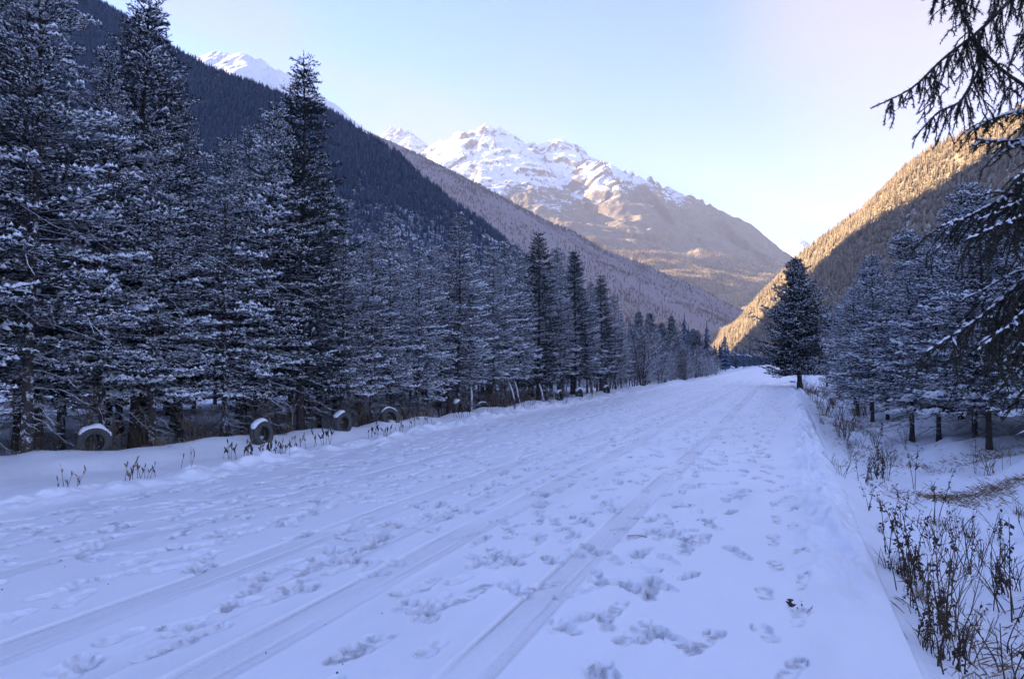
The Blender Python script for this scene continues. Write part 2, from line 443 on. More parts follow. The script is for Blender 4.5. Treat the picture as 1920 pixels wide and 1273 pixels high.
# --- the road: ruts and boot prints pressed into a few centimetres of snow
def build_road():
    xs = np.concatenate([np.arange(XL - 0.35, -4.6, 0.026), np.arange(-4.6, -2.4, 0.017), np.arange(-2.4, XR - 0.06, 0.0132), np.linspace(XR - 0.05, XR + 0.09, 22)])
    ys = [0.8]
    while ys[-1] < 75: ys.append(ys[-1] + (0.0038 if ys[-1] < 19 else 0.0065) * (ys[-1] + 1.6))
    ys = np.array(ys)
    X, Y = np.meshgrid(xs, ys)
    Z = np.zeros_like(X); W = np.zeros_like(X)
    r = random.Random(3)
    # ruts
    for x0, w, dep, wear_shade in ((-4.05, 0.32, 0.008, 0.24), (-2.83, 0.32, 0.008, 0.24), (-1.53, 0.28, 0.008, 0.30), (-0.98, 0.0, 0, 0), (-5.6, 0.24, 0.006, 0.22), (-3.35, 0.2, 0.004, 0.18), (-6.4, 0.22, 0.005, 0.15)):
        if w == 0: continue
        cx = x0 + 0.05 * noise(Y * 0.10, x0 * 3, 51) + 0.00001 * Y ** 2
        t = (X - cx) / (w / 2)
        band = sstep(1.06, 0.92, np.abs(t))
        lug = 0.5 + 0.5 * fbm(X * 26, Y * 16, 2, 52) + 0.25 * np.sin(Y * 2 * np.pi / 0.048 + 2.5 * np.abs(t)) * (np.abs(t) > 0.35)
        brk = sstep(-0.5, 0.15, noise(Y * 0.5, x0 * 7 + t * 0.4, 53))
        Z -= band * (dep * (0.55 + 0.45 * brk) + 0.004 * lug * brk)
        edge = np.exp(-((np.abs(t) - 1.15) / 0.13) ** 2)
        Z += edge * dep * 0.45 * (0.5 + 0.8 * fbm(X * 6, Y * 3, 2, 55))
        groove = np.exp(-((t + 0.98) / 0.07) ** 2) + 0.6 * np.exp(-((t - 0.35) / 0.05) ** 2)
        Z -= groove * dep * 3.2 * brk
        W = np.maximum(W, 0.5 * groove * brk)
        W = np.maximum(W, band * wear_shade * (0.35 + 0.65 * brk) * (0.5 + 0.5 * lug))
    # boot prints
    def stamp(px, py, ang, L, wd, dep, wear_shade, slide=0.0):
        rad = L * 0.75 + slide
        i0, i1 = np.searchsorted(xs, (px - rad, px + rad)); j0, j1 = np.searchsorted(ys, (py - rad, py + rad))
        if i1 <= i0 or j1 <= j0: return
        x = X[j0:j1, i0:i1] - px; y = Y[j0:j1, i0:i1] - py
        c, s = math.cos(ang), math.sin(ang)
        u, v = (x * c + y * s), (-x * s + y * c)          # u along the foot
        us = u / L
        half = wd / 2 * (0.80 + 0.20 * np.exp(-((us - 0.20) / 0.20) ** 2) + 0.06 * np.exp(-((us + 0.36) / 0.14) ** 2) - 0.16 * np.exp(-((us + 0.08) / 0.11) ** 2))
        k = L * 0.5 + slide * (u < 0)
        dist = ((np.abs(v) / half) ** 2.6 + (np.abs(u) / k) ** 5) ** 0.5 - 1
        wob = 0.07 * noise(x * 22 + px * 5, y * 30, 57)
        ins = sstep(0.05, -0.07, dist + wob)
        rim = np.exp(-((dist - 0.28 + wob) / 0.20) ** 2)
        tread = 0.5 + 0.5 * np.sign(np.sin(u * 2 * np.pi / 0.034 + 2 * np.abs(v) / wd))
        tilt = 0.7 + 0.6 * us
        Z[j0:j1, i0:i1] += rim * dep * 0.15 - ins * (1.7 * dep * np.clip(tilt, 0.3, 1.1) * (1 - 0.55 * np.exp(-((us + 0.08) / 0.07) ** 2)) + 0.003 * tread)
        toe_shade = np.exp(-((dist + 0.02) / 0.10) ** 2) * sstep(-0.05, 0.40, us) * sstep(-0.3, 0.3, noise(x * 11 + px * 3, y * 11, 58))  # shade of the toe walls, painted as a dark crescent
        W[j0:j1, i0:i1] = np.maximum(W[j0:j1, i0:i1], 1.0 * toe_shade)
        patch = sstep(-0.35, 0.45, noise(x * 14 + px * 9, y * 14 + py, 59))
        W[j0:j1, i0:i1] = np.maximum(W[j0:j1, i0:i1], ins * min(0.8, wear_shade * 1.6) * patch * (0.8 + 0.2 * tread))  # pavement specks, deepened to stand in for shade inside shallow prints
    def walk(x0, y0, y1, heading, step, dep, wear_shade, drift=0.0):
        y, side = y0, 1
        while y < y1:
            x = x0 + drift * (y - y0) + 0.18 * math.sin(y * 0.37 + x0 * 5)
            if XL + 0.2 < x < XR - 0.15 and r.random() < 0.94:
                a = math.pi / 2 * heading - drift + r.uniform(-0.28, 0.28) - side * 0.16 * heading
                stamp(x + side * 0.085 + r.uniform(-0.05, 0.05), y + r.uniform(-0.07, 0.07), a, r.uniform(0.25, 0.31), r.uniform(0.10, 0.125), dep * r.uniform(0.7, 1.3), wear_shade * r.uniform(0.2, 1.2), r.choice((0, 0, 0, 0.06, 0.14)))
            y += step * r.uniform(0.85, 1.15); side = -side
    walk(-0.17, 2.3, 70, 1, 0.42, 0.010, 0.95)
    for x0 in (-0.95, -1.15, -0.62, -1.9, -2.1, -2.35, -3.2, -3.4, -3.7, -4.55, -4.8, -5.1, -5.5, -5.9, -6.3, -6.7, -7.1, -7.4):
        for rep in range(2 if x0 < -3.0 else 1):
            walk(x0 + r.uniform(-0.12, 0.12), r.uniform(1.0, 2.2), 75, r.choice((1, -1)), r.uniform(0.55, 0.75), r.uniform(0.018, 0.032), r.uniform(0.2, 0.7), r.uniform(-0.012, 0.012))
    for k in range(12):
        y0 = r.uniform(1, 55); walk(r.uniform(-7.2, -0.5), y0, y0 + r.uniform(6, 18), r.choice((1, -1)), 0.6, r.uniform(0.018, 0.03), 0.4, r.uniform(-0.22, 0.22))
    for k in range(1700):
        y = 4.0 + 64 * r.random() ** 1.25; x = r.uniform(XL + 0.3, -0.4)
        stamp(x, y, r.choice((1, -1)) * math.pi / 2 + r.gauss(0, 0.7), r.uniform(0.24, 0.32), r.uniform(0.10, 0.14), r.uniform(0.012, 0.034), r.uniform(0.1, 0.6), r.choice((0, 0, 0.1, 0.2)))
    # scuffs far off, where single prints blur together
    far = sstep(14, 34, Y)
    Z += far * 0.026 * np.minimum(0.25, fbm(X * 2.6, Y * 1.3, 4, 61)) * 1.4 + 0.0035 * fbm(X * 5, Y * 5, 3, 63)
    W = np.maximum(W, far * 0.45 * sstep(0.25, 0.55, fbm(X * 2.6, Y * 1.1, 4, 65)))
    W = np.maximum(W, 0.10 * sstep(0.0, 0.5, fbm(X * 1.5, Y * 0.4, 3, 67)))
    calm = sstep(XL - 0.05, XL + 0.5, X)
    Z = Z * calm + H(X, Y)
    V = np.stack([X, Y, Z], -1).reshape(-1, 3)
    nx, ny = len(xs), len(ys)
    i = (np.arange(ny - 1)[:, None] * nx + np.arange(nx - 1)[None]).ravel()
    F = np.stack([i, i + 1, i + nx + 1, i + nx], -1)
    o = link('road', mesh_from('road', V, F, [M['road']], None, True, {'wear_shade': (W * calm).ravel()}))
    tag(o, kind='structure')
    o2 = sheet('road', np.linspace(XL - 0.35, XR + 0.6, 60), axis([(74.6, 520, 0.8, 6)]),
               lambda x, y: H(x, y) + 0.02 * fbm(x * 2, y * 0.8, 3, 61) * sstep(XL, XL + 0.8, x), M['road'],
               {'wear_shade': lambda x, y: 0.35 * sstep(0.1, 0.6, fbm(x * 2.0, y * 0.5, 4, 65))})
build_road()

sheet('forest_floor', axis([(-160, -40, 8, 2), (-40, -14, 1.2, 0.25), (-14, XL - 0.2, 0.12, 0.04)]), axis([(-30, 2, 4, 0.3), (2, 30, 0.09, 0.2), (30, 90, 0.25, 1.2), (90, 520, 1, 9)]),
      lambda x, y: H(x, y) - 0.05 * (x > XL - 0.3), M['ground'], {'litter': litter})
sheet('roadside_ground', axis([(XR - 0.12, 2.6, 0.025, 0.045), (2.6, 9, 0.06, 0.2), (9, 40, 0.2, 2), (40, 160, 3, 8)]), axis([(-6, 1.5, 0.5, 0.06), (1.5, 20, 0.04, 0.15), (20, 80, 0.18, 1.2), (80, 520, 1, 9)]),
      lambda x, y: H(x, y) - 0.16 * (x < right_edge(y) + 0.03), M['ground'], {'litter': litter})

# ------------------------------------------------------------------ mountains
def ridge_field(X, Y, ridges):
    """ridges: (points [(x,y,z)...], slope, back_slope or None) -> height, distance to the winning ridge, arc position on it"""
    best = np.full(X.shape, -1e9); D = np.zeros_like(X); A = np.zeros_like(X)
    for q, (pts, slope, power, *back) in enumerate(ridges):
        arc = 0.0
        for a, b in zip(pts[:-1], pts[1:]):
            a = np.array(a, float); b = np.array(b, float)
            e = b[:2] - a[:2]; L2 = e @ e
            t = np.clip(((X - a[0]) * e[0] + (Y - a[1]) * e[1]) / L2, 0, 1)
            d = np.hypot(X - a[0] - t * e[0], Y - a[1] - t * e[1])
            sl = slope if not back else np.where(e[0] * (Y - a[1]) - e[1] * (X - a[0]) > 0, back[0], slope)
            h = a[2] + t * (b[2] - a[2]) - sl * d * (1 - power * np.minimum(d / 3000, 1))
            w = h > best
            best = np.where(w, h, best); D = np.where(w, d, D); A = np.where(w, arc + t * math.sqrt(L2) + 7000 * q, A)
            arc += math.sqrt(L2)
    return best, D, A

TERRAIN = {}
def mountain(name, ridges, x0, x1, y0, y1, step, m, gully=(160, 0.16, 260), rough=(90, 10), attrs=None, jag=0.0, floor=-12.0, crag=0.0):
    xs = np.arange(x0, x1 + step, step, float); ys = np.arange(y0, y1 + step, step, float)
    X, Y = np.meshgrid(xs, ys)
    h, D, A = ridge_field(X, Y, ridges)
    gl, ga, gd = gully
    warp = 0.35 * fbm(X / gl / 1.5, Y / gl / 1.5, 3, 71)
    g = ridged(A / gl + warp + D / gl * 0.25, D / gl * 0.22 + 9.0, 3, 73) - 0.62
    k = np.clip(D / gd, 0, 1)
    Z = h + g * ga * gl * k + rough[1] * fbm(X / rough[0], Y / rough[0], 5, 77) * (0.25 + 0.75 * k)
    if jag: Z = Z + jag * (ridged(X / (jag * 5), Y / (jag * 5), 5, 79) - 0.6) * (1 - 0.6 * k)
    if crag:                                # bare rock: knife-edged ribs and teeth along the crest
        rb = ridged(A / 190 + 0.6 * warp + 0.2 * D / 190, D / 420 + 2.0, 5, 83) ** 2.2 - 0.35
        Z = Z + crag * sstep(0.32, 0.75, h / 2000) * (rb * (0.25 + 0.5 * k) + 1.0 * (ridged(A / 75, 0 * A + 3.7, 4, 85) ** 2 - 0.5) * np.exp(-D / 70))
    TERRAIN[name] = (xs, ys, Z)
    nx, ny = len(xs), len(ys)
    V = np.stack([X, Y, Z], -1).reshape(-1, 3)
    i = (np.arange(ny - 1)[:, None] * nx + np.arange(nx - 1)[None]).ravel()
    F = np.stack([i, i + 1, i + nx + 1, i + nx], -1)
    zf = Z.ravel()
    F = F[zf[F].max(1) > floor]
    used = np.unique(F); remap = np.zeros(len(V), int); remap[used] = np.arange(len(used))
    gx = np.gradient(Z, step, axis=1); gy = np.gradient(Z, step, axis=0)
    at = {k_: f(X, Y, Z, D, np.hypot(gx, gy), g).ravel()[used] for k_, f in (attrs or {}).items()}
    o = link(name, mesh_from(name, V[used], remap[F], [m], None, not crag, at)); tag(o, kind='structure')
    return o

def height_at(name, x, y):
    xs, ys, Z = TERRAIN[name]
    s = xs[1] - xs[0]
    fx = np.clip((x - xs[0]) / s, 0, len(xs) - 1.001); fy = np.clip((y - ys[0]) / s, 0, len(ys) - 1.001)
    i, j = fx.astype(int), fy.astype(int); u, v = fx - i, fy - j
    return (Z[j, i] * (1 - u) + Z[j, i + 1] * u) * (1 - v) + (Z[j + 1, i] * (1 - u) + Z[j + 1, i + 1] * u) * v

def m_slope(name, ground0, ground1, scale, rough=0.6, snow=SNOW, fine=8.0, bmp=2.0):
    """mountainside: snow where the 'snow' attribute says so, broken up by noise, over scrub and rock"""
    m, nt, b = mat(name)
    p = pos(nt)
    n1 = tex_noise(nt, 1.0 / scale, 6, 0.65, p); n2 = tex_noise(nt, fine / scale, 5, 0.7, p); n3 = tex_noise(nt, fine * 4 / scale, 3, 0.7, p)
    g = mix(nt, n2.outputs[0], ground0, ground1)
    s = math_(nt, 'ADD', attr(nt, 'snow'), math_(nt, 'MULTIPLY', math_(nt, 'SUBTRACT', n1.outputs[0], 0.5), 1.6))
    s = math_(nt, 'ADD', s, math_(nt, 'MULTIPLY', math_(nt, 'SUBTRACT', n2.outputs[0], 0.5), 2.2))
    s = math_(nt, 'ADD', s, math_(nt, 'MULTIPLY', math_(nt, 'SUBTRACT', n3.outputs[0], 0.5), 1.4))
    k = math_(nt, 'MULTIPLY', math_(nt, 'SUBTRACT', s, 0.38), 3.2, True)
    nt.links.new(mix(nt, k, g, snow), b.inputs['Base Color'])
    bump(nt, b, math_(nt, 'ADD', n2.outputs[0], math_(nt, 'MULTIPLY', n3.outputs[0], 0.5)), 0.8, bmp)
    b.inputs['Roughness'].default_value = 0.95
    return m

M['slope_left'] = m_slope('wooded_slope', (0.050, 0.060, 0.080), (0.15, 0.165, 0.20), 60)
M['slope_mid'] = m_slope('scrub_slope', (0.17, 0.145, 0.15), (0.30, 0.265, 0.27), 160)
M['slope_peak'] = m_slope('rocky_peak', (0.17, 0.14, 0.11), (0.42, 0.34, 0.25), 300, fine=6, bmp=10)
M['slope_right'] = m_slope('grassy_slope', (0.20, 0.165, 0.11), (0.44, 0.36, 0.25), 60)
M['slope_snow'] = m_slope('snow_peak', (0.20, 0.18, 0.16), (0.34, 0.31, 0.28), 420, fine=7, bmp=12)

M['valley_scrub'] = m_slope('valley_scrub', (0.10, 0.09, 0.085), (0.22, 0.20, 0.19), 60)
sheet('valley_floor', np.linspace(-9000, 9000, 46), np.linspace(-4500, 13500, 46), lambda x, y: 0 * x - 1.3, M['valley_scrub'])
# spur of the left valley side that closes the view, then the valley side itself running on past the camera, out of view, added for its shadow
L_RIDGE = [(-3924, 1080, 1947), (-3047, 1130, 1557), (-1954, 1171, 1092), (-1551, 1180, 898), (-1241, 1203, 698), (-895, 1205, 549), (-737, 1197, 444), (-571, 1193, 297), (-517, 1174, 225), (-423, 1151, 109), (-353, 1151, 12)]
mountain('left_mountain', [(L_RIDGE[:6], 0.80, 0.1, 2.6), (L_RIDGE[5:7], 0.98, 0.0, 2.6), (L_RIDGE[6:8], 1.15, 0, 2.6), ([(-571, 1193, 310), (-517, 1174, 238), (-470, 1160, 150), (-430, 1150, 60)], 1.9, 0, 2.6)], -3900, -200, 120, 1340, 8, M['slope_left'], gully=(120, 0.34, 220), rough=(70, 9),  # hidden steep back slope, shaped to set the shadow edge on the right hill
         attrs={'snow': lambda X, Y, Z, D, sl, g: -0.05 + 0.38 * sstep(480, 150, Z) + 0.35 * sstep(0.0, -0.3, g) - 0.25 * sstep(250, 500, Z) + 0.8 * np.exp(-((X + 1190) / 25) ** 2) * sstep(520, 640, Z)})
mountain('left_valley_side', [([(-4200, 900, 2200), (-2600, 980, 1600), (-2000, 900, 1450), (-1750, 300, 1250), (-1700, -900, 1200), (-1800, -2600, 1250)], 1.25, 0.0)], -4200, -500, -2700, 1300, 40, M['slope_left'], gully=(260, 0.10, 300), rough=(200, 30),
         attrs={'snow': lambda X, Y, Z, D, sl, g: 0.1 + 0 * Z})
mountain('snow_ridge', [([(-4300, 2600, 2000), (-3421, 2776, 1722), (-2841, 2791, 1689), (-2581, 2788, 1632), (-2383, 2763, 1518), (-2070, 2787, 1316), (-1900, 2800, 1120)], 0.9, 0.1)], -4300, -1600, 2250, 3000, 15, M['slope_snow'], gully=(150, 0.2, 160), rough=(90, 22), jag=14, crag=40,
         attrs={'snow': lambda X, Y, Z, D, sl, g: 0.95 + 0 * Z}, floor=700)
mountain('middle_ridge', [([(-2284, 2809, 1354), (-1677, 2846, 1053), (-1328, 2830, 857), (-1049, 2787, 664), (-763, 2798, 518), (-534, 2784, 423), (-320, 2765, 318), (-177, 2719, 205), (-63, 2662, 70), (20, 2600, -30)], 0.62, 0.12)], -3000, 100, 1300, 3060, 11, M['slope_mid'], gully=(260, 0.24, 380), rough=(130, 12),
         attrs={'snow': lambda X, Y, Z, D, sl, g: -0.75 + 1.2 * np.exp(-((X + 740) / 18) ** 2) * sstep(420, 240, Z) + 1.2 * np.exp(-((X + 690 + 0.15 * Z) / 14) ** 2) * sstep(460, 300, Z) + 0.35 * sstep(900, 1100, Z)})
PEAK = [([(-4700, 5900, 1700), (-3969, 5888, 1887), (-3261, 5841, 1963), (-3090, 5795, 2130), (-2877, 5770, 2158), (-2734, 5824, 2209), (-2568, 5887, 2270), (-2432, 5889, 2232), (-2316, 5938, 2142), (-2182, 5940, 2065), (-2027, 5948, 2049), (-1873, 5954, 2072), (-1732, 5907, 1952), (-1495, 5580, 1709)], 0.80, 0.25),
        ([(-1469, 5483, 1706), (-1247, 5307, 1589), (-1011, 5297, 1463), (-765, 5291, 1354), (-570, 5318, 1260), (-434, 5321, 1188), (-228, 5355, 1017), (-44, 5327, 860), (134, 5294, 728), (476, 5333, 470), (900, 5350, 200)], 0.86, 0.25),
        ([(-1313, 5226, 1604), (-1113, 4993, 1335), (-963, 4740, 1088), (-856, 4468, 862), (-611, 4199, 601), (-373, 3978, 407), (-193, 3786, 269), (0, 3600, 100)], 0.80, 0.0)]
mountain('snowy_peak', PEAK, -4700, 1000, 2900, 6200, 14, M['slope_peak'], gully=(230, 0.85, 200), rough=(150, 24), jag=20, crag=105,
         attrs={'snow': lambda X, Y, Z, D, sl, g: -0.75 + 1.60 * sstep(930, 1400, Z + 260 * fbm(X / 420, Y / 420, 4, 81) - 260 * g) - 0.85 * sstep(1.0, 1.9, sl) + 0.15 * sstep(1500, 1900, Z)})
mountain('rear_peak', [([(-4900, 6300, 1900), (-4251, 6406, 2286), (-3997, 6492, 2624), (-3755, 6483, 2549), (-3598, 6443, 2411), (-3341, 6448, 2139), (-2900, 6500, 1800)], 0.8, 0.1)], -4900, -2900, 5900, 7000, 20, M['slope_snow'], gully=(260, 0.2, 200), rough=(150, 30), jag=26, crag=110,
         attrs={'snow': lambda X, Y, Z, D, sl, g: 0.75 - 0.8 * sstep(0.9, 1.5, sl)}, floor=1400)
mountain('distant_peak', [([(-600, 9900, 1000), (-225, 10075, 1374), (56, 10172, 1707), (195, 10224, 1796), (332, 10281, 1707), (671, 10435, 1225), (1200, 10600, 700)], 0.8, 0.0)], -1000, 1400, 9300, 11000, 30, M['slope_snow'], gully=(260, 0.2, 200), rough=(150, 25), jag=30, crag=110,
         attrs={'snow': lambda X, Y, Z, D, sl, g: 0.8 - 0.8 * sstep(0.9, 1.5, sl)}, floor=1150)
R_RIDGE = [(1100, 500, 640), (700, 820, 500), (533, 945, 458), (433, 1014, 417), (361, 1149, 384), (299, 1232, 369), (247, 1298, 369), (210, 1359, 351), (166, 1419, 312), (97, 1480, 268), (51, 1516, 241), (29, 1596, 201), (-16, 1709, 155), (-81, 1846, 120), (-181, 2076, 97), (-296, 2249, 31), (-330, 2330, -20)]
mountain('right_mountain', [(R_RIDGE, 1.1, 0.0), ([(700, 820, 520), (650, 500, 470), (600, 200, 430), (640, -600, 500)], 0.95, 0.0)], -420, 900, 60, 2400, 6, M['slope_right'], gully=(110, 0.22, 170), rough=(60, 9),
         attrs={'snow': lambda X, Y, Z, D, sl, g: -0.35 + 0.75 * sstep(0.0, -0.3, g) + 0.75 * sstep(1230, 1080, Y) - 0.1 * sstep(0.9, 1.4, sl)})  # snow added along the shadowed stretch so its shade turns bluer

# ------------------------------------------------------------------ air
haze_me = bpy.data.meshes.new('haze')
hx0, hx1, hy0, hy1, hz0, hz1 = -9300, 9300, -4800, 13800, -13.5, 2760
haze_me.from_pydata([(x, y, z) for z in (hz0, hz1) for (x, y) in ((hx0, hy0), (hx1, hy0), (hx1, hy1), (hx0, hy1))], [],
                    [(0, 3, 2, 1), (4, 5, 6, 7), (0, 1, 5, 4), (1, 2, 6, 5), (2, 3, 7, 6), (3, 0, 4, 7)])
hm = bpy.data.materials.new('valley_haze'); hm.use_nodes = True
hm.node_tree.nodes.clear()
ho = hm.node_tree.nodes.new('ShaderNodeOutputMaterial'); hv = hm.node_tree.nodes.new('ShaderNodeVolumePrincipled')
hv.inputs['Color'].default_value = (0.68, 0.75, 1.0, 1)
hv.inputs['Density'].default_value = 0.55e-4
hv.inputs['Anisotropy'].default_value = 0.0
hm.node_tree.links.new(hv.outputs[0], ho.inputs['Volume'])
haze_me.materials.append(hm)
tag(link('haze', haze_me), kind='stuff')

# ------------------------------------------------------------------ conifers
def needle_tufts(g, rng, P0, P1, per_m, nl, nw, m, ang=0.75, mn=4, flat=0.0):
    """needles standing off each twig P0->P1, as thin triangles"""
    P0 = np.asarray(P0); P1 = np.asarray(P1)
    if len(P0) == 0: return
    L = np.linalg.norm(P1 - P0, axis=1)
    n = np.maximum(mn, np.round(L * per_m)).astype(int)
    idx = np.repeat(np.arange(len(P0)), n)
    T = nrm(P1 - P0)[idx]
    t = rng.random(len(idx))
    base = P0[idx] + (P1 - P0)[idx] * t[:, None]
    ref = np.where(np.abs(T[:, 2:3]) < 0.9, [[0, 0, 1.0]], [[1.0, 0, 0]])
    A = nrm(np.cross(T, ref)); B = np.cross(T, A)
    a = rng.random(len(idx)) * 2 * np.pi
    rad = A * np.cos(a)[:, None] + B * (np.sin(a) * (1 - flat))[:, None]
    d = nrm(T * (1.0 - 0.3 * ang) + rad * ang + rng.normal(0, 0.12, (len(idx), 3)))
    l = nl * (0.7 + 0.6 * rng.random(len(idx)))
    w = nrm(np.cross(d, rad + rng.normal(0, 0.4, rad.shape))) * (nw / 2)
    V = np.stack([base - w, base + w, base + d * l[:, None]], 1).reshape(-1, 3)
    g.add(V, np.arange(len(V)).reshape(-1, 3), m)

def snow_slivers(g, rng, P0, P1, width, m, lift=0.008, thick=0.024):
    P0 = np.asarray(P0); P1 = np.asarray(P1)
    if len(P0) == 0: return
    n = len(P0)
    t0 = rng.random((n, 1)) * 0.45; t1 = t0 + 0.35 + rng.random((n, 1)) * 0.3
    a = P0 + (P1 - P0) * t0; b = P0 + (P1 - P0) * t1
    up = np.array([[0, 0, 1.0]])
    side = nrm(np.cross(P1 - P0, up) + 1e-6)
    w = width * (0.6 + 0.8 * rng.random((n, 1)))
    mid = (a + b) / 2 + rng.normal(0, 0.004, (n, 3))
    V = np.stack([a + up * lift, b + up * lift, mid - side * w / 2 + up * lift * 0.4, mid + side * w / 2 + up * lift * 0.4, mid + up * (lift + thick)], 1).reshape(-1, 3)
    k = (np.arange(n) * 5)[:, None, None]
    F = (k + np.array([[0, 2, 4], [0, 4, 3], [1, 4, 2], [1, 3, 4]])[None]).reshape(-1, 3)
    g.add(V, F, m)

def blob(g, rng, c, r, m, squash=0.5, stretch=(1, 1)):
    """a heap of snow resting on a branch"""
    nu, nv = 9, 5
    V, F = [], []
    ph = rng.random(3) * 9
    for j in range(nv + 1):
        th = math.pi * j / nv
        for i in range(nu):
            a = 2 * math.pi * i / nu
            rr = r * (1 + 0.22 * math.sin(2 * a + ph[0]) + 0.16 * math.sin(3 * a + ph[1] + th * 2))
            z = math.cos(th); z = z if z > 0 else z * 0.35
            V.append((c[0] + rr * math.sin(th) * math.cos(a) * stretch[0], c[1] + rr * math.sin(th) * math.sin(a) * stretch[1], c[2] + rr * z * squash))
    for j in range(nv):
        for i in range(nu):
            a, b = j * nu + i, j * nu + (i + 1) % nu
            F += [(a, b + nu, b), (a, a + nu, b + nu)]
    g.add(V, F, m)

def conifer(seed, h, r_trunk, crown0, spread, whorl=0.26, per_whorl=5, twig=0.30, twig_gap=0.085, needles=70, nl=0.042, nw=0.010,
            snow=0.5, taper=0.85, top_up=0.5, droop=0.25, dead_to=None, dead_n=4, mats=None, snow_w=0.036, n_clump=2, lean=0.02, lump=0.0, top_bare=0.0):
    """-> dict of meshes: trunk, crown, dead_branches, snow_clump; crown has needles, bark and snow"""
    rng = np.random.default_rng(seed); r = random.Random(seed)
    bark, needle, snowm, deadm = mats
    # trunk
    zs = np.linspace(-0.25, h, 22)
    lx, ly = r.uniform(-lean, lean), r.uniform(-lean, lean)
    bend = 0.03 * np.sin(zs * 0.8 + r.random() * 6)
    axis_p = np.stack([lx * zs + bend, ly * zs + 0.8 * bend[::-1], zs], -1)
    rad = r_trunk * np.clip(1 - zs / h, 0, 1.1) ** 0.85 + 0.006
    rad[:2] *= 1.25
    gt = Geo(); gt.tube(axis_p, rad, 9)
    def ax(z): return np.array([np.interp(z, zs, axis_p[:, 0]), np.interp(z, zs, axis_p[:, 1]), z])
    gc = Geo(); tw0, tw1, sn = [], [], []
    clumps = []
    z = crown0
    while z < h - 0.12:
        f = (z - crown0) / (h - crown0)
        L0 = spread * (1 - f) ** taper * (0.55 + 0.45 * min(1, (f + 0.12) / 0.3)) + 0.10
        n = per_whorl + (r.random() < 0.5)
        a0 = r.random() * 6.28
        for q in range(n):
            a = a0 + 6.283 * q / n + r.gauss(0, 0.25)
            L = L0 * r.uniform(0.55, 1.18) * (1 + lump * noise(np.array(a * 1.1), np.array(z * 1.3), seed).item())
            if L < 0.08: continue
            up = top_up * f ** 1.2 - droop * (1 - f) + r.gauss(0, 0.08)
            ns = 6
            t = np.linspace(0, 1, ns)
            out = np.array([math.cos(a), math.sin(a), 0])
            P = ax(z + r.uniform(-0.08, 0.08))[None] + out[None] * (L * t)[:, None]
            P[:, 2] += L * (up * t + 0.30 * (1 - f) * t ** 3 * (0.6 + 0.5 * droop))
            P[1:, :2] += np.cumsum(rng.normal(0, 0.02 * L, (ns - 1, 2)), 0)
            gc.tube(P, np.linspace(0.004 + 0.009 * L, 0.003, ns), 3, 0, cap=False)
            bs = snow * r.uniform(0.45, 1.6) * (0.75 + 0.25 * (1 - f))
            side = np.array([-out[1], out[0], 0])
            # side twigs
            s = 0.22 * L if f < 0.8 else 0.1 * L
            s0 = s; sg = 1
            while s < L * 0.98:
                tt = s / L
                p = np.array([np.interp(tt, t, P[:, k]) for k in range(3)])
                tl = twig * (0.35 + 0.9 * (1 - tt) ** 0.7) * r.uniform(0.6, 1.25) * min(1, 0.45 + L / spread)
                d = nrm(out * 0.75 + side * sg * 0.8 + np.array([0, 0, up * 0.5 + 0.10 + r.gauss(0, 0.16) - 0.12 * droop]))
                e = p + d * tl + np.array([0, 0, 0.06 * tl])
                tw0.append(p); tw1.append(e); sn.append(bs)
                if tl > 0.16:
                    for u, sg2 in ((0.38, 1), (0.58, -1), (0.76, 1)):
                        if r.random() < 0.8:
                            p2 = p + (e - p) * u
                            sd = np.cross(d, [0, 0, 1.0])
                            d2 = nrm(d * 0.8 + sd * sg2 * 0.75 + np.array([0, 0, r.gauss(0.05, 0.14)]))
                            tw0.append(p2); tw1.append(p2 + d2 * tl * (0.62 - 0.35 * u)); sn.append(bs)
                sg = -sg; s += twig_gap * r.uniform(0.7, 1.35)
            k0 = np.array([np.interp(max(0.2, s0 / L), t, P[:, k]) for k in range(3)])
            for k in range(2, ns):
                tw0.append(P[k - 1]); tw1.append(P[k] + (P[k] - P[k - 1]) * (0.15 if k == ns - 1 else 0)); sn.append(bs)
            if n_clump and L > 0.45 * spread and r.random() < 0.05 and len(clumps) < n_clump:
                clumps.append((P[3] * 0.4 + P[4] * 0.6, r.uniform(0.10, 0.22)))
        z += whorl * (1.15 - 0.55 * f) * r.uniform(0.7, 1.3)
    # leader
    tip = ax(h)
    tw0.append(ax(h - 0.35)); tw1.append(tip + np.array([0, 0, 0.18])); sn.append(0)
    for q in range(5):
        a = 6.28 * q / 5 + r.random(); b = ax(h - 0.16)
        tw0.append(b); tw1.append(b + np.array([math.cos(a) * 0.14, math.sin(a) * 0.14, 0.10])); sn.append(0)
    tw0, tw1, sn = np.array(tw0), np.array(tw1), np.array(sn)
    needle_tufts(gc, rng, tw0, tw1, needles, nl, nw, 1)
    rr_ = np.hypot(tw1[:, 0], tw1[:, 1]) / (spread * np.clip(1 - (tw1[:, 2] - crown0) / (h - crown0), 0.12, 1) ** taper)
    pick = rng.random(len(tw0)) < np.clip(sn * (0.65 + 0.75 * rr_), 0, 0.98)
    snow_slivers(gc, rng, tw0[pick] + rng.normal(0, 0.003, (pick.sum(), 3)), tw1[pick], snow_w, 2)
    load = pick & (sn > snow * 1.15) & (sn > 0.25) & (rng.random(len(tw0)) < 0.8)
    snow_slivers(gc, rng, tw0[load], tw1[load] + (tw1[load] - tw0[load]) * 0.1, snow_w * 2.5, 2, 0.014, 0.055)
    needle_tufts(gc, rng, tw0[pick], tw1[pick], 13 * min(1.0, snow * 1.6), nl * 0.8, nw * 1.5, 2, 0.8, 2)
    out = {'trunk': gt.mesh('trunk', [bark], True), 'crown': gc.mesh('crown', [deadm, needle, snowm])}
